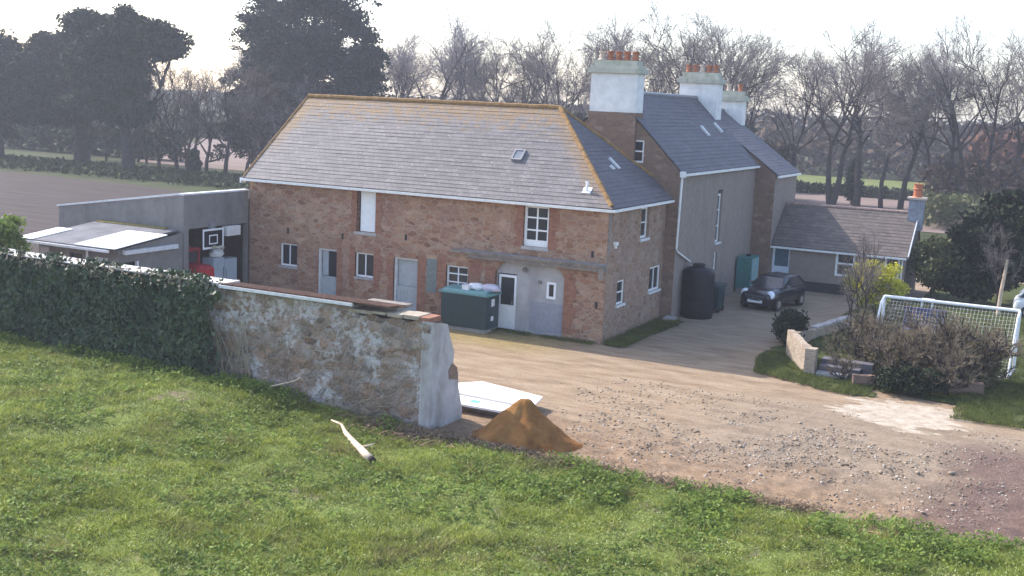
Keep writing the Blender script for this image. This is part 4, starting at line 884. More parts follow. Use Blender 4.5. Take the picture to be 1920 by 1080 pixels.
# three broad dark cypresses beside the ploughed field
def lobes(seed, L, r0, r1, per=9):
    out = []
    for q, (cx, cy, cz, rx, ry, rz) in enumerate(L): out += [(cx,cy,cz,rx*.8,ry*.8,rz*.8)] + blob_cloud(seed+q, per, cx, cy, cz-rz*.15, rx, ry, rz, r0, r1, .8, .25)
    return out
clump_tree('cypress', 'broad dark cypress with trunk leaning right at the edge of the ploughed field', 'tree', (-72.8,49.6,0), lobes(1, [(-4.6,0,11.4,3.2,3,3.2),(-1.5,0,13.0,3.4,3,2.8),(1.6,.3,12.3,3.0,2.8,2.6),(3.6,.4,13.2,2.4,2.2,1.9),(.8,0,14.2,2.6,2.4,2.2),(-3.2,0,14.2,2.8,2.6,2.0),(-2.6,-.5,8.6,3.6,3.2,3.2),(.4,-.3,9.0,2.8,2.6,2.8),(-4.8,-.2,6.6,2.6,2.4,2.0),(-1.0,-.4,5.9,2.2,2,1.6),(5.2,.3,12.2,1.1,1.1,.7),(1.6,-.5,6.0,1.3,1.3,1.2)], .7, 1.3), 48000, .32, 'conifer',
 [([(0,0,-.2),(.1,0,2.4),(-.3,0,4.2),(-1.2,.2,7.5),(-2,0,11)],.75,.2), ([(.1,0,2.6),(1.9,-.1,4.4),(3.4,0,6.6),(4.7,.3,9.6),(5.7,.2,11.6)],.42,.12), ([(0,0,3.4),(-2,.5,6.5),(-4,.5,9)],.4,.12), ([(3.4,0,6.6),(5.4,-.4,8.0)],.16,.06), ([(4.3,.2,8.6),(3.4,.4,11)],.16,.06)], group='dark cypresses', seed=2)
clump_tree('cypress', 'dark rounded cypress with thick upright trunk, middle of the three at the left', 'tree', (-87,56.9,0), lobes(3, [(-4,0,11,3.6,3.2,3.4),(0,0,13.6,3.8,3.2,3.4),(4,0,12.6,3.6,3.2,3.4),(-4.6,0,7.4,3.4,3,2.6),(-6,0,6,3,2.6,2.4),(-6.8,0,11.2,3.2,2.8,2.8),(-7,0,8.6,3,2.6,2.6),(6,0,9,3,2.6,3),(-1,0,5.2,2.4,2.2,1.4),(-.6,0,9,3.8,3.2,3.2),(3.6,0,8.4,3.6,3,3.0),(-4.8,0,5.0,2.4,2.2,1.5),(4.8,0,5.6,2.4,2.2,1.6)], .8, 1.5), 48000, .34, 'conifer', [([(0,0,-.2),(0,0,3),(.2,0,7),(.4,0,13)],.95,.2), ([(0,0,3),(1.6,0,5.5),(3,0,9)],.5,.12), ([(0,0,3.5),(-1.8,0,6),(-3.4,0,9)],.5,.12)], group='dark cypresses', seed=4)
clump_tree('cypress', 'dark cypress cut off by the left edge of the view', 'tree', (-92.5,50,0), lobes(5, [(-4.5,0,10.5,3.6,3.2,3.2),(0,0,11.6,3.6,3.2,3.0),(3.4,0,9.6,3,2.8,2.6),(-4.6,0,6.8,3.4,3,2.8),(-.4,0,7.6,3.6,3.2,3),(3.2,0,6.2,2.8,2.6,2.2),(5,0,8.5,2.6,2.4,2.4),(6,0,5.6,2.2,2,1.8),(-1,0,3.2,2.4,2.2,1.4),(-3.5,0,4.2,2.6,2.4,1.6),(1,0,4.6,2.4,2.2,1.4)], .8, 1.4), 48000, .34, 'conifer', [([(0,0,-.2),(0,0,3),(-.5,0,7),(-1,0,11)],.9,.2), ([(0,0,3),(2,0,5.5),(3.4,0,8)],.45,.12)], group='dark cypresses', seed=6)
# fringe of foliage on the leaning limb is part of the first crown; the cedar has flat plates with sky between them
def cedar(loc, h, plates, seed, label, nc):
    rs = np.random.RandomState(seed); blobs = []; limbs = [([(0,0,-.2),(.1,0,h*.3),(-.2,.1,h*.6),(.1,0,h)], h*.03, .08)]
    for i in range(plates):
        f = .25 + .75*(i+rs.rand()*.6)/plates; z = h*f; rad = (h*.36)*(1-.62*max(0,(f-.35))/.65)*rs.uniform(.6,1.1); a = rs.rand()*6.28+i*2.4; dx, dy = math.cos(a), math.sin(a)
        limbs.append(([(0,0,z-rad*.3),(dx*rad*.5,dy*rad*.5,z-rad*.1),(dx*rad,dy*rad,z+rs.uniform(-.1,.5))], .15, .05))
        for k in range(5):
            q = rad*(.25+.78*k/4); w_ = rs.uniform(.8,1.35)*(1.15-.1*k); ja = a+rs.normal(0,.25); blobs.append((math.cos(ja)*q, math.sin(ja)*q, z+rs.uniform(-.9,.9)-.1*k, w_*1.2, w_*1.2, w_*rs.uniform(.4,.8)))
    return clump_tree('cedar', label, 'tree', loc, blobs, int(nc*1.25), .26, 'cedar', limbs, group='tall dark cedars', seed=seed)
cedar((-62.6,63,0), 23.5, 34, 3, 'tallest dark cedar reaching above the top of the view behind the barn', 17000)
cedar((-57.8,65,0), 22, 30, 7, 'tall dark cedar close beside the tallest one on its right', 14000)
cedar((-60.2,64,0), 23, 32, 21, 'tall dark cedar merging with its neighbours in the middle of the cedar group', 15000)
cedar((-65.8,61,0), 12.5, 20, 23, 'low spreading dark cedar at the left foot of the cedar group', 10000)
cedar((-52.6,62,0), 14.6, 26, 9, 'lower broad dark cedar spreading to the right behind the barn ridge', 11000)
cedar((-68.5,66,0), 19, 24, 13, 'slimmer dark cedar at the left of the cedar group', 10000)
# evergreens and shrubs round the garden
clump_tree('evergreen_tree', 'dark bushy evergreen tree right of the cottage', 'tree', (11.0,20.6,0), lobes(8, [(0,0,3.3,1.5,1.4,1.5),(-.9,0,2.0,1.2,1.2,1.3),(.9,0,2.2,1.3,1.2,1.4),(0,-.2,1.2,1.5,1.2,1.1),(1.2,0,3.9,1.0,.9,1.1)], .35, .65, 8), 22000, .17, 'evergreen', [([(0,0,-.1),(0,0,1.5),(.1,0,3.8)],.14,.05), ([(0,0,1),(.8,0,2.2),(1.0,0,3.2)],.07,.03)], seed=8)
clump_tree('evergreen_tree', 'dark evergreen tree cut off by the right edge behind the goal', 'tree', (13.3,23.2,0), lobes(9, [(0,0,3.6,1.7,1.6,1.9),(-1.1,0,1.9,1.4,1.3,1.5),(1,0,2.0,1.5,1.3,1.6),(-.6,0,4.6,1.2,1.1,1.2),(1.6,0,3.6,1.3,1.2,1.4)], .4, .7, 9), 20000, .19, 'evergreen', [([(0,0,-.1),(0,0,1.5),(.1,0,3.8)],.16,.05), ([(0,0,1),(-.8,0,2.2)],.07,.03)], seed=9)
clump_tree('olive_shrub', 'mottled olive green shrub between the cottage gable and the dark evergreen', 'shrub', (9.2,19.6,0), blob_cloud(10,30,0,0,1.3,.85,.9,1.9,.35,.6,.9), 7000, .13, 'olive', [([(0,0,-.1),(0,0,1.2),(.1,0,2.6)],.06,.02), ([(0,0,.4),(.4,0,1.4)],.04,.02)], 'bark', seed=10)
clump_tree('yellow_shrub', 'bright yellow flowering shrub behind the left goal post', 'shrub', (7.75,12.2,0), blob_cloud(11,34,0,0,1.3,1.15,.9,1.15,.22,.45,.9), 8000, .09, 'yellow', [([(0,0,-.1),(-.2,0,1),(-.5,0,1.9)],.03,.01), ([(0,0,-.1),(.3,0,1),(.6,0,2.1)],.03,.01), ([(0,0,0),(.05,0,1.4),(.2,0,2.9)],.03,.01)], 'bark', seed=11)
clump_tree('spring_shrub', 'yellow green leafy shrub behind the wall at the left edge', 'shrub', (-20.1,-9.6,0), blob_cloud(12,26,0,0,2.6,.95,.9,1.25,.3,.5,.8), 5200, .13, 'yellowgreen', [([(0,0,-.1),(0,0,1.5),(.2,0,3.2)],.06,.02), ([(0,0,1),(-.5,0,2.4)],.04,.02)], 'bark', seed=12)
clump_tree('dark_shrub', 'small dark shrub on the lane side of the low garden wall', 'shrub', (5.75,4.6,0), blob_cloud(13,16,0,0,.5,.55,1.3,.7,.25,.45,.9), 3600, .09, 'evergreen', [([(0,0,-.1),(0,0,.5),(.1,0,.9)],.03,.01), ([(0,.3,-.1),(.1,.5,.7)],.03,.01)], 'bark', seed=13)
clump_tree('dark_shrub', 'dark green shrub in front of the goal at the edge of the concrete', 'shrub', (11.0,-1.0,0), blob_cloud(14,20,0,0,.4,1.1,.6,.65,.22,.4,.9), 4200, .08, 'evergreen', [([(0,0,-.1),(0,0,.4),(.1,0,.8)],.03,.01), ([(.4,0,-.1),(.6,.1,.7)],.03,.01)], 'bark', seed=14)
clump_tree('conifer_bush', 'small dark conifer bush beside the twin stemmed tree far behind the cottage', 'shrub', (-5.7,80.5,0), [(0,0,1.6,1.0,1,1.4),(0,0,2.9,.7,.7,1.1),(.2,0,4,.4,.4,.7)], 1500, .3, 'conifer', [([(0,0,-.1),(0,0,2),(0,0,4)],.1,.03)], seed=15)
clump_tree('conifer_bush', 'small dark upright bush at the left foot of the barn verge', 'shrub', (-66.5,52.5,0), [(0,0,1.0,.7,.7,.9),(0,0,1.9,.5,.5,.7)], 900, .25, 'conifer', [([(0,0,-.1),(0,0,1),(0,0,2)],.08,.03)], seed=16)
SHR = [(8.8,-.5,1.2,1.3,'low brown twiggy shrub at the foot of the garden steps'),(9.0,2.6,2.2,1.3,'brown twiggy shrub left of the goal above the steps'),(8.6,4.0,1.9,1.2,'brown twiggy shrub on the lawn left of the goal post'),(10.9,1.9,2.4,1.2,'brown twiggy shrub behind the tangle close to the goal net'),(12.3,2.3,2.6,1.2,'brown twiggy shrub pressed against the middle of the goal net'),(10.2,.4,2.1,1.15,'brown twiggy shrub at the left of the tangle before the goal'),(11.5,.6,2.5,1.15,'brown twiggy shrub in the middle of the tangle before the goal'),(12.7,1.2,2.7,1.2,'tallest brown twiggy shrub before the right goal post'),(12.1,-.3,2.0,1.2,'brown twiggy shrub at the front edge of the tangle above the concrete'),(9.3,1.6,1.7,1.1,'brown twiggy shrub beside the garden steps'),(9.5,3.6,1.9,1.1,'thin brown shrub at the left foot of the goal'),(13.3,2.4,1.8,1.0,'brown twiggy shrub against the lower right goal post')]
for i, (x, y, h, wd, lb) in enumerate(SHR): bare_tree('s', x, y, h, i*1.9, lb, 'brown shrubs before the goal', wd, name='twiggy_shrub', cat='shrub')
M['brown_leaf'] = leaf_mat('brown_olive_leaves', [(.1,.09,.045),(.16,.13,.07),(.21,.165,.1),(.13,.1,.065),(.14,.14,.055)], .9, .1)
for q_, (x, y, r_, h_, lb) in enumerate([(10.4,1.2,.95,1.1,'brown leafed low bush left of the goal shrubs'),(11.9,1.0,1.1,1.5,'broad brown leafed bush in front of the goal'),(13.0,2.0,.9,1.7,'tall brown leafed bush at the right goal post')]):
    clump_tree('brown_bush', lb, 'shrub', (x,y,0), blob_cloud(60+q_, 30, 0, 0, .3, r_, r_*.7, h_, .16, .34, .9, .6), 4200, .07, 'brown_leaf', [([(0,0,-.1),(.1,0,h_*.5),(.05,0,h_)],.025,.01), ([(.1,0,-.1),(.4,.1,h_*.6)],.02,.008), ([(-.1,0,-.1),(-.4,0,h_*.7)],.02,.008)], 'bark', group='brown shrubs before the goal', seed=60+q_)
SAP = [(8.25,5.6,4.6,'f','thin bare sapling beside the left goal post'),(7.5,7.6,4.2,'f','thin bare sapling in front of the yellow shrub'),(12.3,17.9,4.2,'f','pale stemmed sapling before the dark evergreens')]
for i, (x, y, h, k, lb) in enumerate(SAP): bare_tree(k, x, y, h, i*2.1, lb, 'thin saplings in the garden', .7, name='sapling', cat='sapling')

# hedges and far woods
def leafy_mass(name, boxes, n, size, mat, seed, twigs=None):
    rs = np.random.RandomState(seed); Cs = []
    A = np.array([(b[1]-b[0])*(b[5]-b[4]+1) for b in boxes]); cnt = (n*A/A.sum()).astype(int)
    for (xa, xb, ya, yb, za, zb), c in zip(boxes, cnt):
        x = rs.uniform(xa, xb, c); y = rs.uniform(ya, yb, c); hgt = za+(zb-za)*(.55+.6*vnoise(x, y, seed, .11, 4)); z = -.1 + rs.rand(c)**.75*hgt; Cs.append(np.stack([x,y,z],1))
    C = np.concatenate(Cs); V, Q = cards(C, rs.uniform(size*.6,size*1.5,len(C)), None, rs, 1.6); return mesh_np(name, V, Q, mat)
tag(leafy_mass('hedge', [(-170,-62,122,126,2.4,3.4)], 5000, .8, 'hedge', 31), 'dark green hedge across the fields seen between the left tree trunks', 'hedge')
tag(leafy_mass('hedge', [(-125,-82,66,69,2.6,3.8)], 5000, .5, 'hedge', 39), 'dark hedge behind the trunks of the left cypresses', 'hedge')
tag(leafy_mass('hedge', [(-24,40,93,95,.8,1.2)], 5000, .4, 'hedge', 32), 'low dark hedge along the near edge of the bright pasture on the right', 'hedge')
tag(leafy_mass('hedge', [(-62,-20,92,96,5.5,8)], 7000, .7, 'hedge', 33), 'long dark hedge behind the barn ridge', 'hedge')
tag(leafy_mass('hedge', [(-105,-52,41.5,54,.05,.5)], 5000, .3, 'pasture_leaf', 36), 'low rough green grassy bank along the edge of the ploughed field', 'hedge')  # a grassy bank, made like the hedges from leaf cards
stuff(leafy_mass('woodland', [(-60,90,134,150,4.5,6.8),(-90,120,152,185,5.5,8.5),(-200,200,220,300,6,9.5)], 30000, 1.0, 'scrub', 34)).__setitem__('label', 'brown leafless woodland beyond the fields')
stuff(leafy_mass('woodland', [(3,60,100,128,5,8.5)], 9000, .7, 'scrub_red', 35)).__setitem__('label', 'russet thicket behind the trees at the right')
stuff(leafy_mass('undergrowth', [(-30,-12,72,84,1.5,6.5),(-44,-32,76,84,2,5),(2,30,66,84,1,5.5),(10,30,40,66,1.0,3)], 16000, .4, 'scrub', 37)).__setitem__('label', 'brown undergrowth at the foot of the tree row')
stuff(leafy_mass('undergrowth', [(3,26,60,68,1.2,3.2)], 5000, .35, 'olive', 38)).__setitem__('label', 'yellowish scrub behind the evergreens at the right')

# ------------------------------------------------------------------ foreground grass, weeds, rubble
def in_view(X, Y, mg=2.2):
    d = np.stack([X-CAM.x, Y-CAM.y, np.full_like(X, -CAM.z)], 1); D = d@np.array(fw); u = d@np.array(rt2)/D*F; v = d@np.array(up2)/D*F
    m = mg*F/D; return (D > 1) & (np.abs(u) < 960+m) & (v > -540-m) & (v < 540)
def field_points(n, seed, edge=-14.05):
    rs = np.random.RandomState(seed); X = rs.uniform(-24, 20, n); Y = rs.uniform(-30, -13.6, n)
    ed = edge + (vnoise(X, X*0, 41, .8, 3)-.5)*.9 + sstep(X, 9, 15)*.25
    ed = np.where(X < .2, -13.62, ed); ok = in_view(X, Y) & (Y < ed); return X[ok], Y[ok], rs
X, Y, rs = field_points(1150000, 51)
cl = vnoise(X, Y, 52, 1.3, 4); bare = vnoise(X, Y, 53, .5, 4); keep = (rs.rand(len(X)) < .72+.4*sstep(cl, .3, .6)) & (rs.rand(len(X)) < .06+sstep(.86-bare*.6-vnoise(X,Y,57,1.7,3)*.4, .2, .42)); X, Y, cl = X[keep], Y[keep], cl[keep]
n_ = len(X); Z = field_z(X, Y); ht = (.03+.085*rs.rand(n_)**1.4)*(.6+.7*sstep(cl,.35,.72))*(.6+.8*vnoise(X,Y,59,5.0,2)) + .13*rs.rand(n_)*sstep(vnoise(X,Y,77,2.4,3),.56,.7); a = rs.rand(n_)*6.283; ln = rs.normal(0,1.0,(n_,2))*ht[:,None]; wd = rs.uniform(.008,.018,n_)
V = np.stack([np.stack([X-np.cos(a)*wd, Y-np.sin(a)*wd, Z-.02],1), np.stack([X+np.cos(a)*wd, Y+np.sin(a)*wd, Z-.02],1), np.stack([X+ln[:,0], Y+ln[:,1], Z+ht],1)],1).reshape(-1,3)
dry = vnoise(X, Y, 58, .9, 4) + rs.normal(0,.1,n_) > .68
T3 = np.arange(n_*3).reshape(-1,3)
g_ = stuff(mesh_np('dry_grass', V, T3[dry], 'dry_grass')); g_['label'] = 'yellowish dry patches in the field grass'
g_ = stuff(mesh_np('grass', V, T3[~dry], 'grass')); g_['label'] = 'rough green field grass'
X, Y, rs = field_points(150000, 61)
wn = vnoise(X, Y, 62, .8, 4); edge_w = sstep(Y, -17.5, -14.6)*sstep(X, 1, 5) + .9*sstep(Y, -14.9, -13.9)*sstep(-X, -1, 1); keep = rs.rand(len(X)) < .22*sstep(wn,.46,.6) + .42*edge_w*sstep(wn,.36,.6) ; X, Y, wn, edge_w = X[keep], Y[keep], wn[keep], edge_w[keep]
Cs, S = [], []
for k in range(7):
    a = rs.rand(len(X))*6.28; r_ = rs.uniform(.02,.13,len(X)); Cs.append(np.stack([X+np.cos(a)*r_, Y+np.sin(a)*r_, field_z(X,Y)+rs.uniform(.03,.14,len(X))*(1+1.1*edge_w)],1)); S.append(rs.uniform(.03,.08,len(X)))
V, Q = cards(np.concatenate(Cs), np.concatenate(S), (0,0,.9), rs, 1.7)
g_ = stuff(mesh_np('weeds', V, Q, 'weed')); g_['label'] = 'broad leaved weeds at the edge of the grass'
X, Y, rs = field_points(330000, 67)
k = rs.rand(len(X)) < .25+.75*sstep(vnoise(X,Y,68,1.8,3),.4,.6); X, Y = X[k], Y[k]
V, Q = cards(np.stack([X, Y, field_z(X,Y)+rs.uniform(.02,.09,len(X))],1), rs.uniform(.018,.042,len(X)), (-.5,0,.8), rs, 1.5)
g_ = stuff(mesh_np('clover', V, Q, 'clover')); g_['label'] = 'small pale leaves speckled through the field grass'
# dead stalks and litter at the foot of the pier and along the bank
n_ = 9000; t_ = rs.rand(n_); X = np.concatenate([rs.normal(.5,.9,n_//2), rs.uniform(1,11,n_//2)]); Y = np.concatenate([rs.normal(-14.0,.35,n_//2), -14.0+rs.normal(0,.22,n_//2)])
C = np.stack([X, Y, np.maximum(field_z(X,Y),0)+rs.rand(n_)*.14],1); a = rs.rand(n_)*6.28; L = rs.uniform(.06,.26,n_); e_ = np.stack([np.cos(a)*L, np.sin(a)*L, rs.uniform(-.05,.14,n_)],1); p_ = np.stack([-np.sin(a)*.008, np.cos(a)*.008, np.zeros(n_)+.004],1)
V = np.stack([C-e_/2-p_, C-e_/2+p_, C+e_/2+p_, C+e_/2-p_],1).reshape(-1,3); g_ = stuff(mesh_np('dead_stalks', V, np.arange(n_*4).reshape(-1,4), 'dead')); g_['label'] = 'brown dead stalks along the bank'
# low verge grass in the garden and at the barn foot
def verge(name, x0, x1, y0, y1, n, h, seed, mat='lawn_blade', keepf=None, zb=.05, thr=.36):
    rs = np.random.RandomState(seed); X = rs.uniform(x0,x1,n); Y = rs.uniform(y0,y1,n); k = vnoise(X,Y,seed,1.6,3) > thr
    if keepf is not None: k &= keepf(X, Y)
    X, Y = X[k], Y[k]; n = len(X); hh = h*rs.uniform(.4,1.3,n); a = rs.rand(n)*6.28; l = rs.normal(0,.5,(n,2))*hh[:,None]; w_ = rs.uniform(.008,.018,n)
    V = np.stack([np.stack([X-np.cos(a)*w_,Y-np.sin(a)*w_,np.full(n,zb-.01)],1), np.stack([X+np.cos(a)*w_,Y+np.sin(a)*w_,np.full(n,zb-.01)],1), np.stack([X+l[:,0],Y+l[:,1],zb+hh],1)],1).reshape(-1,3)
    o = stuff(mesh_np(name, V, np.arange(n*3).reshape(-1,3), mat)); return o
verge('verge_grass', .1,1.0,-.2,6.2, 9000,.13,71)['label'] = 'grass at the foot of the barn side wall'
verge('verge_grass', 4.7,9.9,-2.4,2.6, 34000,.1,72, keepf=lambda X,Y: (X > 5.5+.45*np.maximum(0, 1-Y)**.8*.6) & (Y < np.maximum(2.6-(X-6.3)*1.9, -.7)) & (Y > -.85-(X-5.2)*.42+.35*(vnoise(X*3,Y*3,5,1,3)-.5)))['label'] = 'grass verge below the low garden wall'
verge('verge_grass', 6.4,21,-1,20, 110000,.09,73, keepf=lambda X,Y: Y > 2.4-(X-6.3)*1.9)['label'] = 'garden lawn grass'
verge('verge_grass', 12.5,22,-3.5,3, 60000,.1,74, thr=.25)['label'] = 'grass in front of the goal at the right edge'
verge('verge_grass', -16,-.2,-.5,-.05, 7000,.07,75)['label'] = 'thin grass along the barn front'
def rock_np(rs, n, C, size, flat=.6):
    ico = np.array([(0,0,1),(.89,0,.45),(.28,.85,.45),(-.72,.53,.45),(-.72,-.53,.45),(.28,-.85,.45),(.72,.53,-.45),(-.28,.85,-.45),(-.89,0,-.45),(-.28,-.85,-.45),(.72,-.53,-.45),(0,0,-1)])
    fc = np.array([(0,1,2),(0,2,3),(0,3,4),(0,4,5),(0,5,1),(1,6,2),(2,7,3),(3,8,4),(4,9,5),(5,10,1),(6,7,2),(7,8,3),(8,9,4),(9,10,5),(10,6,1),(11,7,6),(11,8,7),(11,9,8),(11,10,9),(11,6,10)])
    jit = 1+rs.normal(0,.22,(n,12,1)); sc = np.stack([rs.uniform(.7,1.3,n), rs.uniform(.6,1.1,n), rs.uniform(.35,.8,n)*flat/.6],1)[:,None,:]; a = rs.rand(n)*6.28; P = ico[None]*jit*sc*size[:,None,None]
    x = P[:,:,0]*np.cos(a)[:,None]-P[:,:,1]*np.sin(a)[:,None]; y = P[:,:,0]*np.sin(a)[:,None]+P[:,:,1]*np.cos(a)[:,None]; V = np.stack([x,y,P[:,:,2]],-1)+C[:,None,:]
    return V.reshape(-1,3), (fc[None]+np.arange(n)[:,None,None]*12).reshape(-1,3)
rs = np.random.RandomState(81); n_ = 22000
X = np.concatenate([rs.uniform(2,14.5,n_//2), rs.normal(9.6,2.9,n_//2)]); Y = np.concatenate([rs.uniform(-13.8,-4.5,n_//2), rs.normal(-9.0,2.3,n_//2)])
k = (vnoise(X,Y,82,.7,4) > .45) & (Y > -13.9) & (Y < -4.2) & ~((np.hypot(X-2.95, Y+12.8) < 1.4)) & (X < 15); X, Y = X[k], Y[k]; sz = .008+.034*rs.rand(len(X))**5
V, Q = rock_np(rs, len(X), np.stack([X,Y,yard_z(X,Y)+sz*.2],1), sz); g_ = stuff(mesh_np('rubble', V, Q, 'rubble')); g_['label'] = 'loose rubble and gravel over the bare yard'
STN = [(9.1,-8.4,.13),(11.6,-10.2,.14),(12.4,-9.6,.12),(12.0,-8.7,.11),(10.2,-11.6,.1),(13.1,-9.0,.13),(11.0,-7.6,.11),(8.0,-9.9,.12),(6.6,-9.2,.1),(13.4,-11.4,.12),(12.9,-12.6,.11),(5.2,-11.4,.1),(8.8,-6.6,.11),(9.6,-6.3,.12),(10.6,-6.8,.12)]
for i, (x, y, s) in enumerate([(a_, b_, c_*.55) for a_, b_, c_ in STN]):
    V, Q = rock_np(rs, 1, np.array([[0,0,0.]]), np.array([s])); V[:,2] -= V[:,2].min()+s*.25
    o = mesh_np('stone', V, Q, 'rubble'); o.location = (x, y, float(yard_z(np.array([x]),np.array([y]))[0])); tag(o, 'pale stone lying loose on the bare rubbly yard', 'stone', 'loose stones on the yard')

# sand heap
n1, n2 = 40, 90; V = []
for i in range(n1+1):
    r_ = i/n1
    for j in range(n2):
        t = 2*math.pi*j/n2; rad = .95*r_*(1.52+.1*r_*max(0,math.cos(t-.3))**4+.05*math.sin(9*t)*r_*r_+.12*math.sin(2*t+1)+.07*math.sin(5*t))*(1 if math.cos(t) < 0 else 1.02); x_, y_ = 2.98+rad*math.cos(t), -12.72+rad*.92*math.sin(t); V.append((x_, y_, 0))
V = np.array(V); r_ = np.repeat(np.arange(n1+1)/n1, n2); hz = 1.27*np.clip(1-r_,0,1)**1.18 + .05*np.sin(np.tile(np.arange(n2),n1+1)*2*np.pi/n2*7+r_*4)*r_*(1-r_)*2; hz = np.where(r_ < .16, 1.27*.84**1.18+.09*(1-(r_/.16)**2), hz); V[:,2] = hz + (vnoise(V[:,0],V[:,1],91,2.2,4)-.5)*.24*(1-r_*.3) - .06
i = np.arange((n1+1)*n2).reshape(n1+1,n2); j = np.roll(i,-1,1); Q = np.stack([i[:-1], i[1:], j[1:], j[:-1]],-1).reshape(-1,4)
o = mesh_np('sand_heap', V, Q, 'sand', smooth=True); tag(o, 'conical heap of orange building sand beside the end of the wall', 'sand heap')
# boards
BT = [(-.35,-10.42),(-.85,-9.5),(-.28,-8.81),(2.0,-9.39),(2.25,-10.6)]
BL = [(.0,-11.3),(1.75,-11.3),(2.15,-10.5),(2.0,-9.9),(-.4,-9.9)]
b_ = thing('board', 'long pinkish white sheet of board lying on top of the pile behind the sand', 'board', (.2,-8.9,.24)); mb = MB()
def skewslab(mb, q, z0, z1):
    a = [(x,y,z0) for x, y in q]; b = [(x,y,z1) for x, y in q]
    for i in range(len(q)): j = (i+1)%len(q); mb.face([a[i],a[j],b[j],b[i]])
    mb.face(b); mb.face(a[::-1]); return mb
skewslab(mb, BT, .27, .32); mb.build('sheet', 'board', b_)
b2 = thing('board', 'white board with a blue printed mark under the pinkish sheet', 'board', (0,-10,.2)); skewslab(MB(), BL, .2, .26).build('sheet', 'white', b2)
mb = MB(); skewslab(mb, [(.42,-10.95),(.72,-10.97),(.72,-10.72),(.42,-10.7)], .262, .265); mb.build('printed_mark', 'logo', b2)
b3 = thing('pallet', 'dark timber pallet under the pile of boards', 'pallet', (.2,-9.5,0)); mb = MB()
for y_ in (-10.9,-10.3,-9.6): mb.box(.05,1.75,y_-.05,y_+.05,.0,.12)
for k in range(6): mb.box(.05+k*.31,.23+k*.31,-11.0,-9.5,.12,.19)
mb.build('slats', 'timber', b3)
# broken branch
P = [(-1.62,-14.7,.18),(-1.2,-14.85,.26),(-.75,-15.3,.24),(-.2,-15.75,.25),(.25,-16.15,.24),(.62,-16.45,.24),(.95,-16.7,.22)]
P = [(x, y, float(field_z(np.array([x]),np.array([y]))[0])+.1) for x, y, z in P]
lg = thing('branch', 'peeled pale broken branch lying in the grass in front of the wall', 'branch', P[3]); mb = MB(); mb.tube(P, [.02,.035,.06,.08,.085,.1,.09], 9); mb.tube([P[4],(P[4][0]+.3,P[4][1]+.18,P[4][2]+.12)], [.04,.015], 6); mb.build('stem', 'wood_pale', lg, True)
mb = MB(); mb.tube([P[6],(P[6][0]+.09,P[6][1]-.08,P[6][2]+.01)], [.1,.085], 9); mb.build('dark_end', 'bark_dark', lg)
sk_ = MB(); sk_.tube([(-4.2,-14.0,.62),(-3.5,-13.85,.85),(-3.3,-13.8,.98)], .02, 6); o = sk_.build('stick', 'wood_pale'); center_mesh(o); tag(o, 'short pale stick leaning at the foot of the rubble wall', 'stick')

# ------------------------------------------------------------------ green tank at the barn front and what lies on it
tk = thing('storage_tank', 'dark green rectangular tank with paler lid against the barn front', 'tank', (-5.1,-.7,0)); mb = MB()
mb.box(-6.2,-4.25,-1.15,-.12,.16,1.42); t_ = mb.build('body', 'green_metal', tk); bv = t_.modifiers.new('bevel','BEVEL'); bv.width = .05; bv.segments = 2
mb = MB(); mb.box(-6.3,-4.15,-1.22,-.08,1.423,1.5); mb.prismx([(-1.1,1.5),(-.15,1.5),(-.2,1.6),(-1.0,1.57)], -6.2, -4.3); mb.build('lid', 'green_lid', tk)
MB().box(-6.1,-4.35,-1.05,-.2,0,.16).build('plinth', 'concrete_step', tk)
MB().box(-4.25,-4.235,-.75,-.5,1.0,1.28).build('label_plate', 'plastic_white', tk); MB().box(-4.25,-4.235,-.75,-.55,.45,.62).build('label_plate', 'plastic_white', tk)
def lump(name, label, cat, c, r, mat, seed, n=26):
    rs = np.random.RandomState(seed); V = []; 
    for i in range(n//2+1):
        for j in range(n): p = math.pi*i/(n//2); t = 2*math.pi*j/n; V.append((math.sin(p)*math.cos(t), math.sin(p)*math.sin(t), math.cos(p)))
    V = np.array(V); k = 1+.5*(vnoise(V[:,0]*2+V[:,2]*3+9, V[:,1]*2+V[:,2]+9, seed, 1.3, 3)-.5); V = V*k[:,None]*np.array(r); V[:,2] = np.maximum(V[:,2], -r[2]*.6)
    i = np.arange((n//2+1)*n).reshape(n//2+1,n); j = np.roll(i,-1,1); Q = np.stack([i[:-1], i[1:], j[1:], j[:-1]],-1).reshape(-1,4)
    o = mesh_np(name, V, Q, mat, smooth=True); o.location = (c[0],c[1],c[2]+r[2]*.6); return tag(o, label, cat)
lump('plastic_bag', 'crumpled white plastic bag on the middle of the green tank lid', 'bag', (-5.0,-.6,1.57), (.34,.24,.16), 'plastic_white', 3)
lump('plastic_bag', 'lilac grey plastic sheet bunched at the right end of the green tank lid', 'bag', (-4.42,-.5,1.55), (.4,.25,.17), plain('lilac_plastic',(.5,.46,.54),.4), 5)
mb = MB(); mb.box(-5.4,-5.12,-1.0,-.8,1.56,1.72); mb.box(-5.42,-5.1,-1.02,-.78,1.72,1.75); mb.box(-5.36,-5.16,-1.01,-1.0,1.6,1.7); o = mb.build('carton', 'plastic_white'); center_mesh(o); tag(o, 'small white carton on the front of the green tank lid', 'carton')

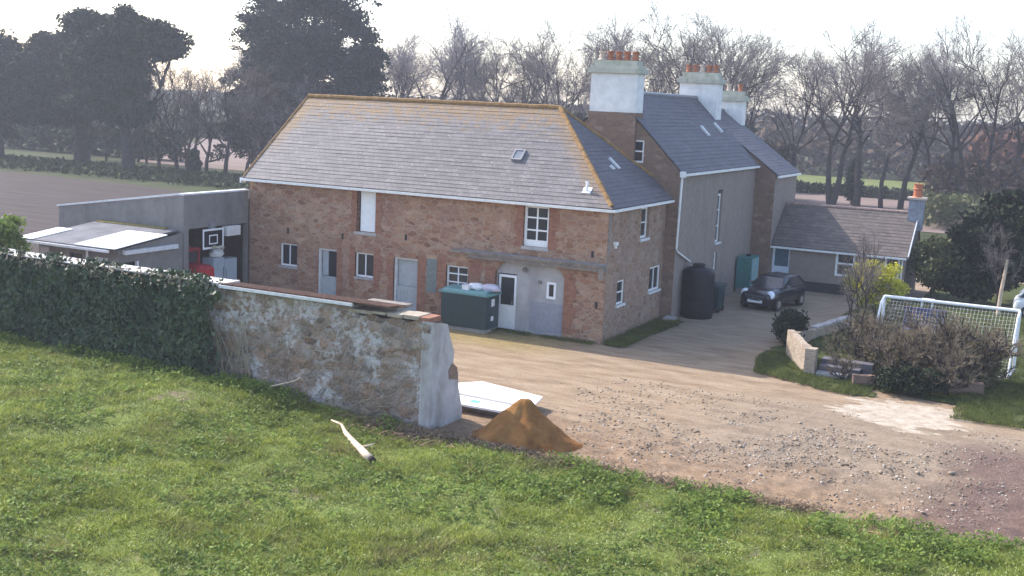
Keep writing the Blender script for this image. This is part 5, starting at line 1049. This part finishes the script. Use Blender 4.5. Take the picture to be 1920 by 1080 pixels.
# garage contents
rm = thing('compact_tractor', 'small red tractor parked nose out in the garage opening', 'tractor', (-17.2,-2.95,0))
h_ = MB(); h_.prismx([(-.35,.75),(.85,.7),(.95,.9),(.9,1.35),(.7,1.45),(-.35,1.5)], -.3, .3); V_ = [(-17.85+.85+y, -2.95+x*1.25, z*1.08) for x, y, z in h_.v]; h_.v = V_; q = h_.build('bonnet', 'red', rm); bv = q.modifiers.new('bevel','BEVEL'); bv.width=.06; bv.segments=2
MB().box(-18.6,-16.4,-3.15,-2.75,.5,.72).build('chassis', 'black', rm)
for y_ in (-3.55,-2.35):
    h_ = MB(); h_.tube([(-18.2+.62*math.cos(t), y_, .62+.68*math.sin(t)) for t in [k*math.pi/8 for k in range(9)]], .09, 8); h_.build('mudguard', 'red', rm)
    for (x_, r_, w2_) in ((-18.2,.6,.15),(-16.6,.36,.1)):
        w_ = MB(); w_.tube([(x_,y_-w2_,r_),(x_,y_+w2_,r_)], r_, 22); wo = w_.build('wheel', 'tyre', rm); MB().tube([(x_,y_-w2_-.01,r_),(x_,y_+w2_+.01,r_)], r_*.5, 14).build('rim', 'red', wo)
h_ = MB(); h_.box(-18.45,-18.0,-3.2,-2.7,1.1,1.22); h_.box(-18.5,-18.4,-3.2,-2.7,1.22,1.6); h_.build('seat', 'black', rm)
h_ = MB(); h_.tube([(-18.5,-3.45,.9),(-18.5,-3.45,2.15),(-18.5,-3.35,2.25),(-18.5,-2.55,2.25),(-18.5,-2.45,2.15),(-18.5,-2.45,.9)], .045, 8); h_.build('roll_bar', 'red', rm)
h_ = MB(); h_.tube([(-17.4,-2.95,1.4),(-17.65,-2.95,1.7)], .025, 6); h_.tube([(-17.65-.09*math.sin(t),-2.95+.2*math.cos(t),1.7+.17*math.sin(t)) for t in [k*math.pi/10 for k in range(21)]], .02, 6); h_.build('steering_wheel', 'black', rm)
h_ = MB(); h_.box(-18.0,-17.02,-3.4,-2.35,2.08,2.2); h_.box(-18.0,-17.05,-3.38,-2.37,1.1,1.55)
for x_ in (-18.0,-17.12):
    for y_ in (-3.38,-2.45): h_.box(x_,x_+.08,y_,y_+.08,1.55,2.08)
cb = h_.build('cab', 'red', rm); MB().box(-17.95,-17.09,-3.35,-2.4,1.56,2.07).build('windows', 'glass', cb)
fz = thing('fridge', 'pale blue grey tall fridge standing in the middle of the garage opening', 'fridge', (-16.95,-1.55,0)); q = MB().box(-17.25,-16.7,-1.95,-1.28,.03,1.72).build('cabinet', 'bluegrey', fz); bv=q.modifiers.new('bevel','BEVEL'); bv.width=.03; bv.segments=2
MB().box(-16.697,-16.66,-1.93,-1.3,.08,1.68).build('door', 'bluegrey', fz); MB().box(-16.66,-16.63,-1.38,-1.35,.9,1.3).build('handle', 'chrome', fz)
fz = thing('fridge', 'pale grey tall cabinet fridge beside the barn corner in the garage', 'fridge', (-16.95,-.8,0)); q = MB().box(-17.25,-16.75,-1.22,-.4,.05,1.62).build('cabinet', 'bluegrey', fz); bv=q.modifiers.new('bevel','BEVEL'); bv.width=.03; bv.segments=2
MB().box(-16.747,-16.72,-1.2,-.42,.1,1.58).build('door', 'bluegrey', fz); MB().box(-16.72,-16.69,-1.14,-1.11,.8,1.2).build('handle', 'chrome', fz)
lump('plastic_tub', 'rounded white plastic tub standing on top of the fridges in the garage', 'tub', (-16.95,-1.45,1.72), (.26,.34,.22), 'plastic_white', 9)
# basketball hoop on the garage front
bh_ = thing('basketball_hoop', 'black basketball backboard with white border and pale rim over the garage opening', 'basketball hoop', (gx+.1,-2.35,2.65)); bx_ = gx+.1
MB().box(bx_,bx_+.04,-2.98,-1.76,2.24,3.02).build('backboard', 'black', bh_)
m_ = MB(); 
for (ya,yb,za,zb) in ((-3.0,-1.74,2.96,3.04),(-3.0,-1.74,2.22,2.3),(-3.0,-2.92,2.3,2.96),(-1.82,-1.74,2.3,2.96),(-2.62,-2.1,2.74,2.79),(-2.62,-2.1,2.4,2.45),(-2.62,-2.57,2.45,2.74),(-2.15,-2.1,2.45,2.74)): m_.box(bx_+.04,bx_+.05,ya,yb,za,zb)
m_.build('border', 'white', bh_)
m_ = MB(); m_.tube([(bx_+.3+.23*math.cos(t),-2.36+.23*math.sin(t),2.3) for t in [2*math.pi*k/24 for k in range(25)]], .02, 6, False); m_.box(bx_+.05,bx_+.1,-2.45,-2.27,2.24,2.34); m_.build('rim', plain('buff_rim',(.38,.36,.24),.6), bh_)
m_ = MB()
for k in range(12): t = 2*math.pi*k/12; m_.tube([(bx_+.3+.23*math.cos(t),-2.36+.23*math.sin(t),2.29),(bx_+.3+.13*math.cos(t+.4),-2.36+.13*math.sin(t+.4),1.95)], .006, 4)
m_.build('net', 'net', bh_); MB().box(gx-.02,bx_,-2.5,-2.2,2.9,3.25).build('bracket', 'lead', bh_)

# ------------------------------------------------------------------ tanks and bins by the house
tb = thing('water_tank', 'big black round water tank at the corner of barn and house', 'tank', (1.1,7.9,0)); m_ = MB(); pr_ = [(.0,0),(.66,0),(.68,.05)]
for k in range(5): z_ = .1+k*.37; pr_ += [(.69,z_),(.69,z_+.3)] if k != 2 else [(.69,z_),(.705,z_+.06),(.705,z_+.2),(.69,z_+.28)]
m_.lathe(pr_+[(.64,2.0),(.5,2.1),(.24,2.15),(.24,2.22)], (1.1,7.9,0), 28); m_.build('body', 'black', tb, True); MB().lathe([(.27,0),(.27,.08),(.2,.11)], (1.1,7.9,2.19), 18).build('lid', 'black', tb)
gb = thing('wheeled_bin', 'dark green low bin behind the black water tank', 'bin', (1.2,9.9,0)); m_ = MB(); m_.prismx([(9.45,.12),(10.3,.12),(10.4,1.1),(9.35,1.1)], .85, 1.6); m_.build('body', 'green_metal', gb); m_ = MB(); m_.prismx([(9.3,1.105),(10.45,1.105),(10.4,1.19),(9.4,1.22)], .8, 1.65); m_.build('lid', 'green_metal', gb)
for y_ in (9.55,10.2): m_ = MB(); m_.tube([(.83,y_,.12),(.93,y_,.12)], .12, 12); m_.tube([(1.52,y_,.12),(1.62,y_,.12)], .12, 12); m_.build('wheel', 'tyre', gb)
oc = thing('oil_tank', 'teal green upright oil tank against the farmhouse wall beyond the bins', 'tank', (.95,16.4,0)); m_ = MB(); m_.box(.58,1.3,15.7,17.1,.25,1.75); q = m_.build('body', plain('teal_plastic',(.03,.16,.15),.5,.4,var=.2), oc); bv=q.modifiers.new('bevel','BEVEL'); bv.width=.07; bv.segments=3
MB().box(1.303,1.33,15.8,17.0,.35,1.68).build('side_panel', plain('pale_teal',(.2,.33,.34),.5), oc); m_ = MB(); m_.box(.6,1.3,15.8,16.1,0,.25); m_.box(.6,1.3,16.7,17.0,0,.25); m_.build('plinth', 'concrete_step', oc); MB().lathe([(.12,0),(.12,.09),(.07,.11)], (.95,16.4,1.75), 12).build('lid', 'black', oc)
o = MB().box(.35,.85,5.75,6.25,.0,.18).box(.4,.8,5.8,6.2,.18,.22).build('stone_block', 'concrete_step'); center_mesh(o); tag(o, 'pale stone block on the ground in front of the black water tank', 'block')

# ------------------------------------------------------------------ cars
def car(label, loc, rz, paint, group=None):
    t = thing('parked_car', label, 'car', loc, group, rz=rz)
    # body loft, front towards -Y
    ST = [(-1.84,.5,.3,.52,.6),(-1.8,.68,.22,.62,.74),(-1.68,.78,.19,.66,.84),(-1.4,.83,.18,.68,.9),(-.95,.845,.18,.7,.95),(-.6,.85,.18,.72,.985),(.3,.85,.18,.74,.995),(1.2,.845,.18,.74,1.0),(1.6,.81,.2,.72,.97),(1.78,.72,.26,.66,.86),(1.83,.55,.36,.6,.72)]
    rings = []
    for (y, hw, zb, zm, zt) in ST: rings.append([(-hw*.9,y,zb),(-hw,y,zb+.12),(-hw*1.0,y,zm),(-hw*.93,y,zt-.05),(-hw*.72,y,zt),(0,y,zt+.02),(hw*.72,y,zt),(hw*.93,y,zt-.05),(hw,y,zm),(hw,y,zb+.12),(hw*.9,y,zb)])
    mb = MB(); k = len(rings[0])
    for r_ in rings: mb.v += r_
    for i in range(len(rings)-1):
        for j in range(k): j2 = (j+1)%k; mb.f.append((i*k+j, i*k+j2, (i+1)*k+j2, (i+1)*k+j)); mb.uv.append(None)
    mb.f.append(tuple(range(k))[::-1]); mb.f.append(tuple((len(rings)-1)*k+j for j in range(k))); mb.uv += [None, None]
    body = mb.build('body', paint, t, True); sb = body.modifiers.new('sub','SUBSURF'); sb.levels = sb.render_levels = 1
    gl = MB(); lo = [(-.76,-.72,.97),(.76,-.72,.97),(.78,.2,.98),(.76,1.62,.97),(-.76,1.62,.97),(-.78,.2,.98)]; hi = [(-.56,-.18,1.36),(.56,-.18,1.36),(.6,.3,1.385),(.55,1.28,1.36),(-.55,1.28,1.36),(-.6,.3,1.385)]
    for i in range(6): j=(i+1)%6; gl.face([lo[i],lo[j],hi[j],hi[i]])
    gl.face(hi); gl.build('windows', 'glass', t)
    rf = MB(); a = [(x*1.03,y*1.03 if y<0 else y*1.01,z+.005) for x,y,z in hi]; b = [(x*.9,y*.9+.02,z+.06) for x,y,z in hi]
    for i in range(6): j=(i+1)%6; rf.face([a[i],a[j],b[j],b[i]])
    rf.face(b); rf.build('roof', paint, t, True)
    for i in (0,1,3,4): MB().beam(lo[i],hi[i],.07,.07).build('pillar', paint, t)
    for s in (-1,1): MB().beam((s*.785,.2,.98),(s*.605,.3,1.385),.06,.06).build('pillar', paint, t)
    for s in (-1,1):
        m_ = MB(); c = Vector((s*.62,-1.6,.72)); d = Vector((s*.12,-.85,.5)).normalized(); m_.tube([c-d*.08,c+d*.05,c+d*.1,c+d*.115], [.19,.19,.14,.05], 16); h_ = m_.build('headlight', 'lamp_glass', t, True)
        m_ = MB(); m_.tube([c-d*.06,c+d*.045], .212, 16); m_.build('rim', 'chrome', h_)
        m_ = MB(); m_.box(s*.84,s*1.0,-.52,-.42,.98,1.1); m_.build('mirror', 'chrome', t)
        m_ = MB(); m_.box(s*.848,s*.875,.35,.55,.8,.83); m_.build('handle', 'chrome', t)
        for y in (-1.2,1.17):
            m_ = MB(); m_.tube([(s*.66,y,.3),(s*.87,y,.3)], .3, 22); wo = m_.build('wheel', 'tyre', t); MB().tube([(s*.8,y,.3),(s*.88,y,.3)], .18, 14).build('rim', 'chrome', wo)
        m_ = MB(); m_.tube([(s*.3,-1.79,.42),(s*.3,-1.84,.42)], .07, 12); m_.build('fog_lamp', 'lamp_glass', t)
    m_ = MB()
    for z_ in (.5,.56,.62): m_.box(-.42,.42,-1.855,-1.8,z_,z_+.025)
    m_.box(-.46,.46,-1.84,-1.78,.65,.69); m_.build('grille', 'chrome', t)
    MB().box(-.26,.26,-1.875,-1.857,.36,.46).build('number_plate', 'white', t); MB().box(-.6,.6,-1.83,-1.7,.24,.34).build('bumper', 'black', t)
    return t
car('small black hatchback with round white headlights parked nose out in the lane', (3.12,13.0,0), R(-12), 'carpaint')
car('white car mostly cut off by the right edge beyond the goal', (14.75,18.3,0), R(90), 'carwhite')

# ------------------------------------------------------------------ garden wall, steps, goal, bench
gwl = thing('garden_wall', 'low buff stone wall bounding the raised garden beside the lane', 'wall', (7,2,0))
def wall_seg(mb, a, b, t, h0, h1, n=14, seed=1):
    rr = random.Random(seed); a = Vector((*a,0)); b = Vector((*b,0)); d = (b-a).normalized(); s = Vector((-d.y,d.x,0))*t/2; prev = None
    for i in range(n+1):
        p = a.lerp(b, i/n); h = h0+(h1-h0)*i/n+rr.uniform(-.02,.03); j = Vector((rr.uniform(-.015,.015),rr.uniform(-.015,.015),0)); ring = [p-s+j-Vector((0,0,.1)), p+s+j-Vector((0,0,.1)), p+s*.9+j+Vector((0,0,h)), p-s*.9+j+Vector((0,0,h))]
        if prev:
            for k in range(4): k2=(k+1)%4; mb.face([prev[k],prev[k2],ring[k2],ring[k]])
        else: mb.face(ring[::-1])
        prev = ring
    mb.face(prev)
mb = MB(); wall_seg(mb, (6.33,2.5), (7.62,-.22), .26, .98, .92); mb.build('wall', 'low_stone', gwl)
mb = MB(); wall_seg(mb, (6.3,2.6), (6.35,6.0), .24, .8, .4, 12, 2); mb.build('side_wall', 'low_stone', gwl); mb = MB(); wall_seg(mb, (6.36,6.0), (7.15,10.2), .24, .4, .38, 14, 3); mb.build('side_wall', 'low_stone', gwl)
mb = MB(); wall_seg(mb, (6.36,6.5), (7.1,10.1), .34, .46, .45, 10, 4); mb.build('coping', 'concrete_step', gwl)
mb = MB(); mb.box(7.5,7.86,-.38,.0,0,.93); mb.build('end_pier', 'low_stone', gwl)
gst = thing('garden_steps', 'short dark grey steps up from the yard beside the end of the low wall', 'steps', (8.3,.4,0))
for k in range(3): MB().box(7.9,8.9+.35*k,-.35+.42*k,.1+.42*k,.0,.16*(k+1)).build('step', 'concrete_step' if k == 0 else plain('dark_step',(.12,.11,.13),.9), gst)
gol = thing('goal', 'white football goal frame with net standing in the garden', 'goal', (11.5,4.6,0))
A0, A1, HB = (9.12,5.02), (13.74,5.02), 2.14
m_ = MB(); m_.tube([(A0[0],A0[1],0),(A0[0],A0[1],HB),(A0[0]+.05,A0[1],HB+.05)], .055, 10); m_.build('post', 'white', gol); m_ = MB(); m_.tube([(A1[0],A1[1],0),(A1[0],A1[1],HB),(A1[0]-.05,A1[1],HB+.05)], .055, 10); m_.build('post', 'white', gol)
MB().tube([(A0[0],A0[1],HB+.05),(A1[0],A1[1],HB+.05)], .06, 10).build('crossbar', 'white', gol)
for (x_, y_) in (A0, A1):
    m_ = MB(); m_.tube([(x_,y_,HB+.05),(x_-.02,y_-.55,HB-.1),(x_-.1,y_-1.6,.05)], .04, 8); m_.build('stanchion', 'white', gol); m_ = MB(); m_.tube([(x_-.1,y_-1.6,.05),(x_,y_,.05)], .04, 8); m_.build('ground_bar', 'white', gol)
MB().tube([(A0[0]-.1,A0[1]-1.6,.05),(A1[0]-.1,A1[1]-1.6,.05)], .04, 8).build('ground_bar', 'white', gol)
m_ = MB(); nx, nz = 38, 20
def npnt(u, v): x_ = A0[0]+(A1[0]-A0[0])*u; return (x_-.1*v, A0[1]-.5*min(1,v*2.2)-1.1*v, HB*(1-v)+.03 - .12*math.sin(math.pi*v)*math.sin(math.pi*u))
for i in range(nx+1): m_.tube([npnt(i/nx, j/8) for j in range(9)], .0035, 3, False)
for j in range(nz+1): m_.tube([npnt(i/12, j/nz) for i in range(13)], .0035, 3, False)
for x_ in (A0[0], A1[0]):
    for j in range(12): v = j/12; p = npnt(0 if x_ == A0[0] else 1, v); m_.tube([p, (x_, A0[1], p[2])], .0035, 3, False)
    for k in range(1,8): v = k/8; m_.tube([(x_, A0[1]-1.5*v, .05), (x_, A0[1]-1.5*v*.98, max(.1,HB*(1-v*.9)))], .0035, 3, False)
m_.build('net', 'net', gol)
bn = thing('garden_bench', 'violet blue slatted garden bench seen through the goal net', 'bench', (10.2,8.3,0)); m_ = MB()
for k in range(13): x_ = 9.5+k*.118; m_.box(x_,x_+.07,8.0,8.03,.78,1.36)
m_.box(9.45,11.05,7.98,8.05,1.36,1.44); m_.box(9.45,11.05,7.98,8.05,.7,.78); m_.build('backrest', 'blue', bn)
m_ = MB()
for k in range(4): m_.box(9.45,11.05,8.1+k*.11,8.19+k*.11,.5,.53)
m_.build('seat', 'blue', bn)
for x_ in (9.46,10.98):
    for y_ in (8.0,8.5): MB().box(x_,x_+.07,y_,y_+.07,0,.7 if y_ < 8.2 else .5).build('leg', 'blue', bn)
tb2 = thing('garden_table', 'low white garden table in the shade behind the goal', 'table', (9.35,17.2,0)); MB().box(9.05,9.6,16.9,17.5,.4,.46).build('tabletop', 'white', tb2)
for (x_, y_) in ((9.1,16.95),(9.55,16.95),(9.1,17.43),(9.55,17.43)): MB().box(x_-.03,x_+.03,y_-.03,y_+.03,0,.4).build('leg', 'white', tb2)
ps = thing('timber_post', 'pale leaning timber post before the dark evergreen', 'post', (12.35,17.6,0)); MB().tube([(12.35,17.6,-.1),(12.4,17.6,1.2),(12.5,17.7,2.6)], [.09,.08,.06], 8).build('shaft', 'wood_pale', ps)
rw_ = thing('retaining_wall', 'low dark stone edging under the brown shrubs before the goal', 'wall', (11,-.9,0)); mb = MB(); wall_seg(mb, (9.2,-.9), (13.1,.35), .3, .38, .42, 18, 6); mb.build('wall', 'house_stone', rw_)

# ------------------------------------------------------------------ haze
vm = bpy.data.materials.new('haze_air'); vm.use_nodes = True; vt = vm.node_tree; vt.nodes.remove(vt.nodes['Principled BSDF'])
pv_ = vt.nodes.new('ShaderNodeVolumePrincipled'); pv_.inputs['Color'].default_value = (.84,.86,1,1); pv_.inputs['Density'].default_value = .00068; pv_.inputs['Anisotropy'].default_value = .2
vt.links.new(pv_.outputs[0], vt.nodes['Material Output'].inputs['Volume'])
hz_ = MB().box(-420,420,-120,620,-1.2,60).build('haze', vm); stuff(hz_)
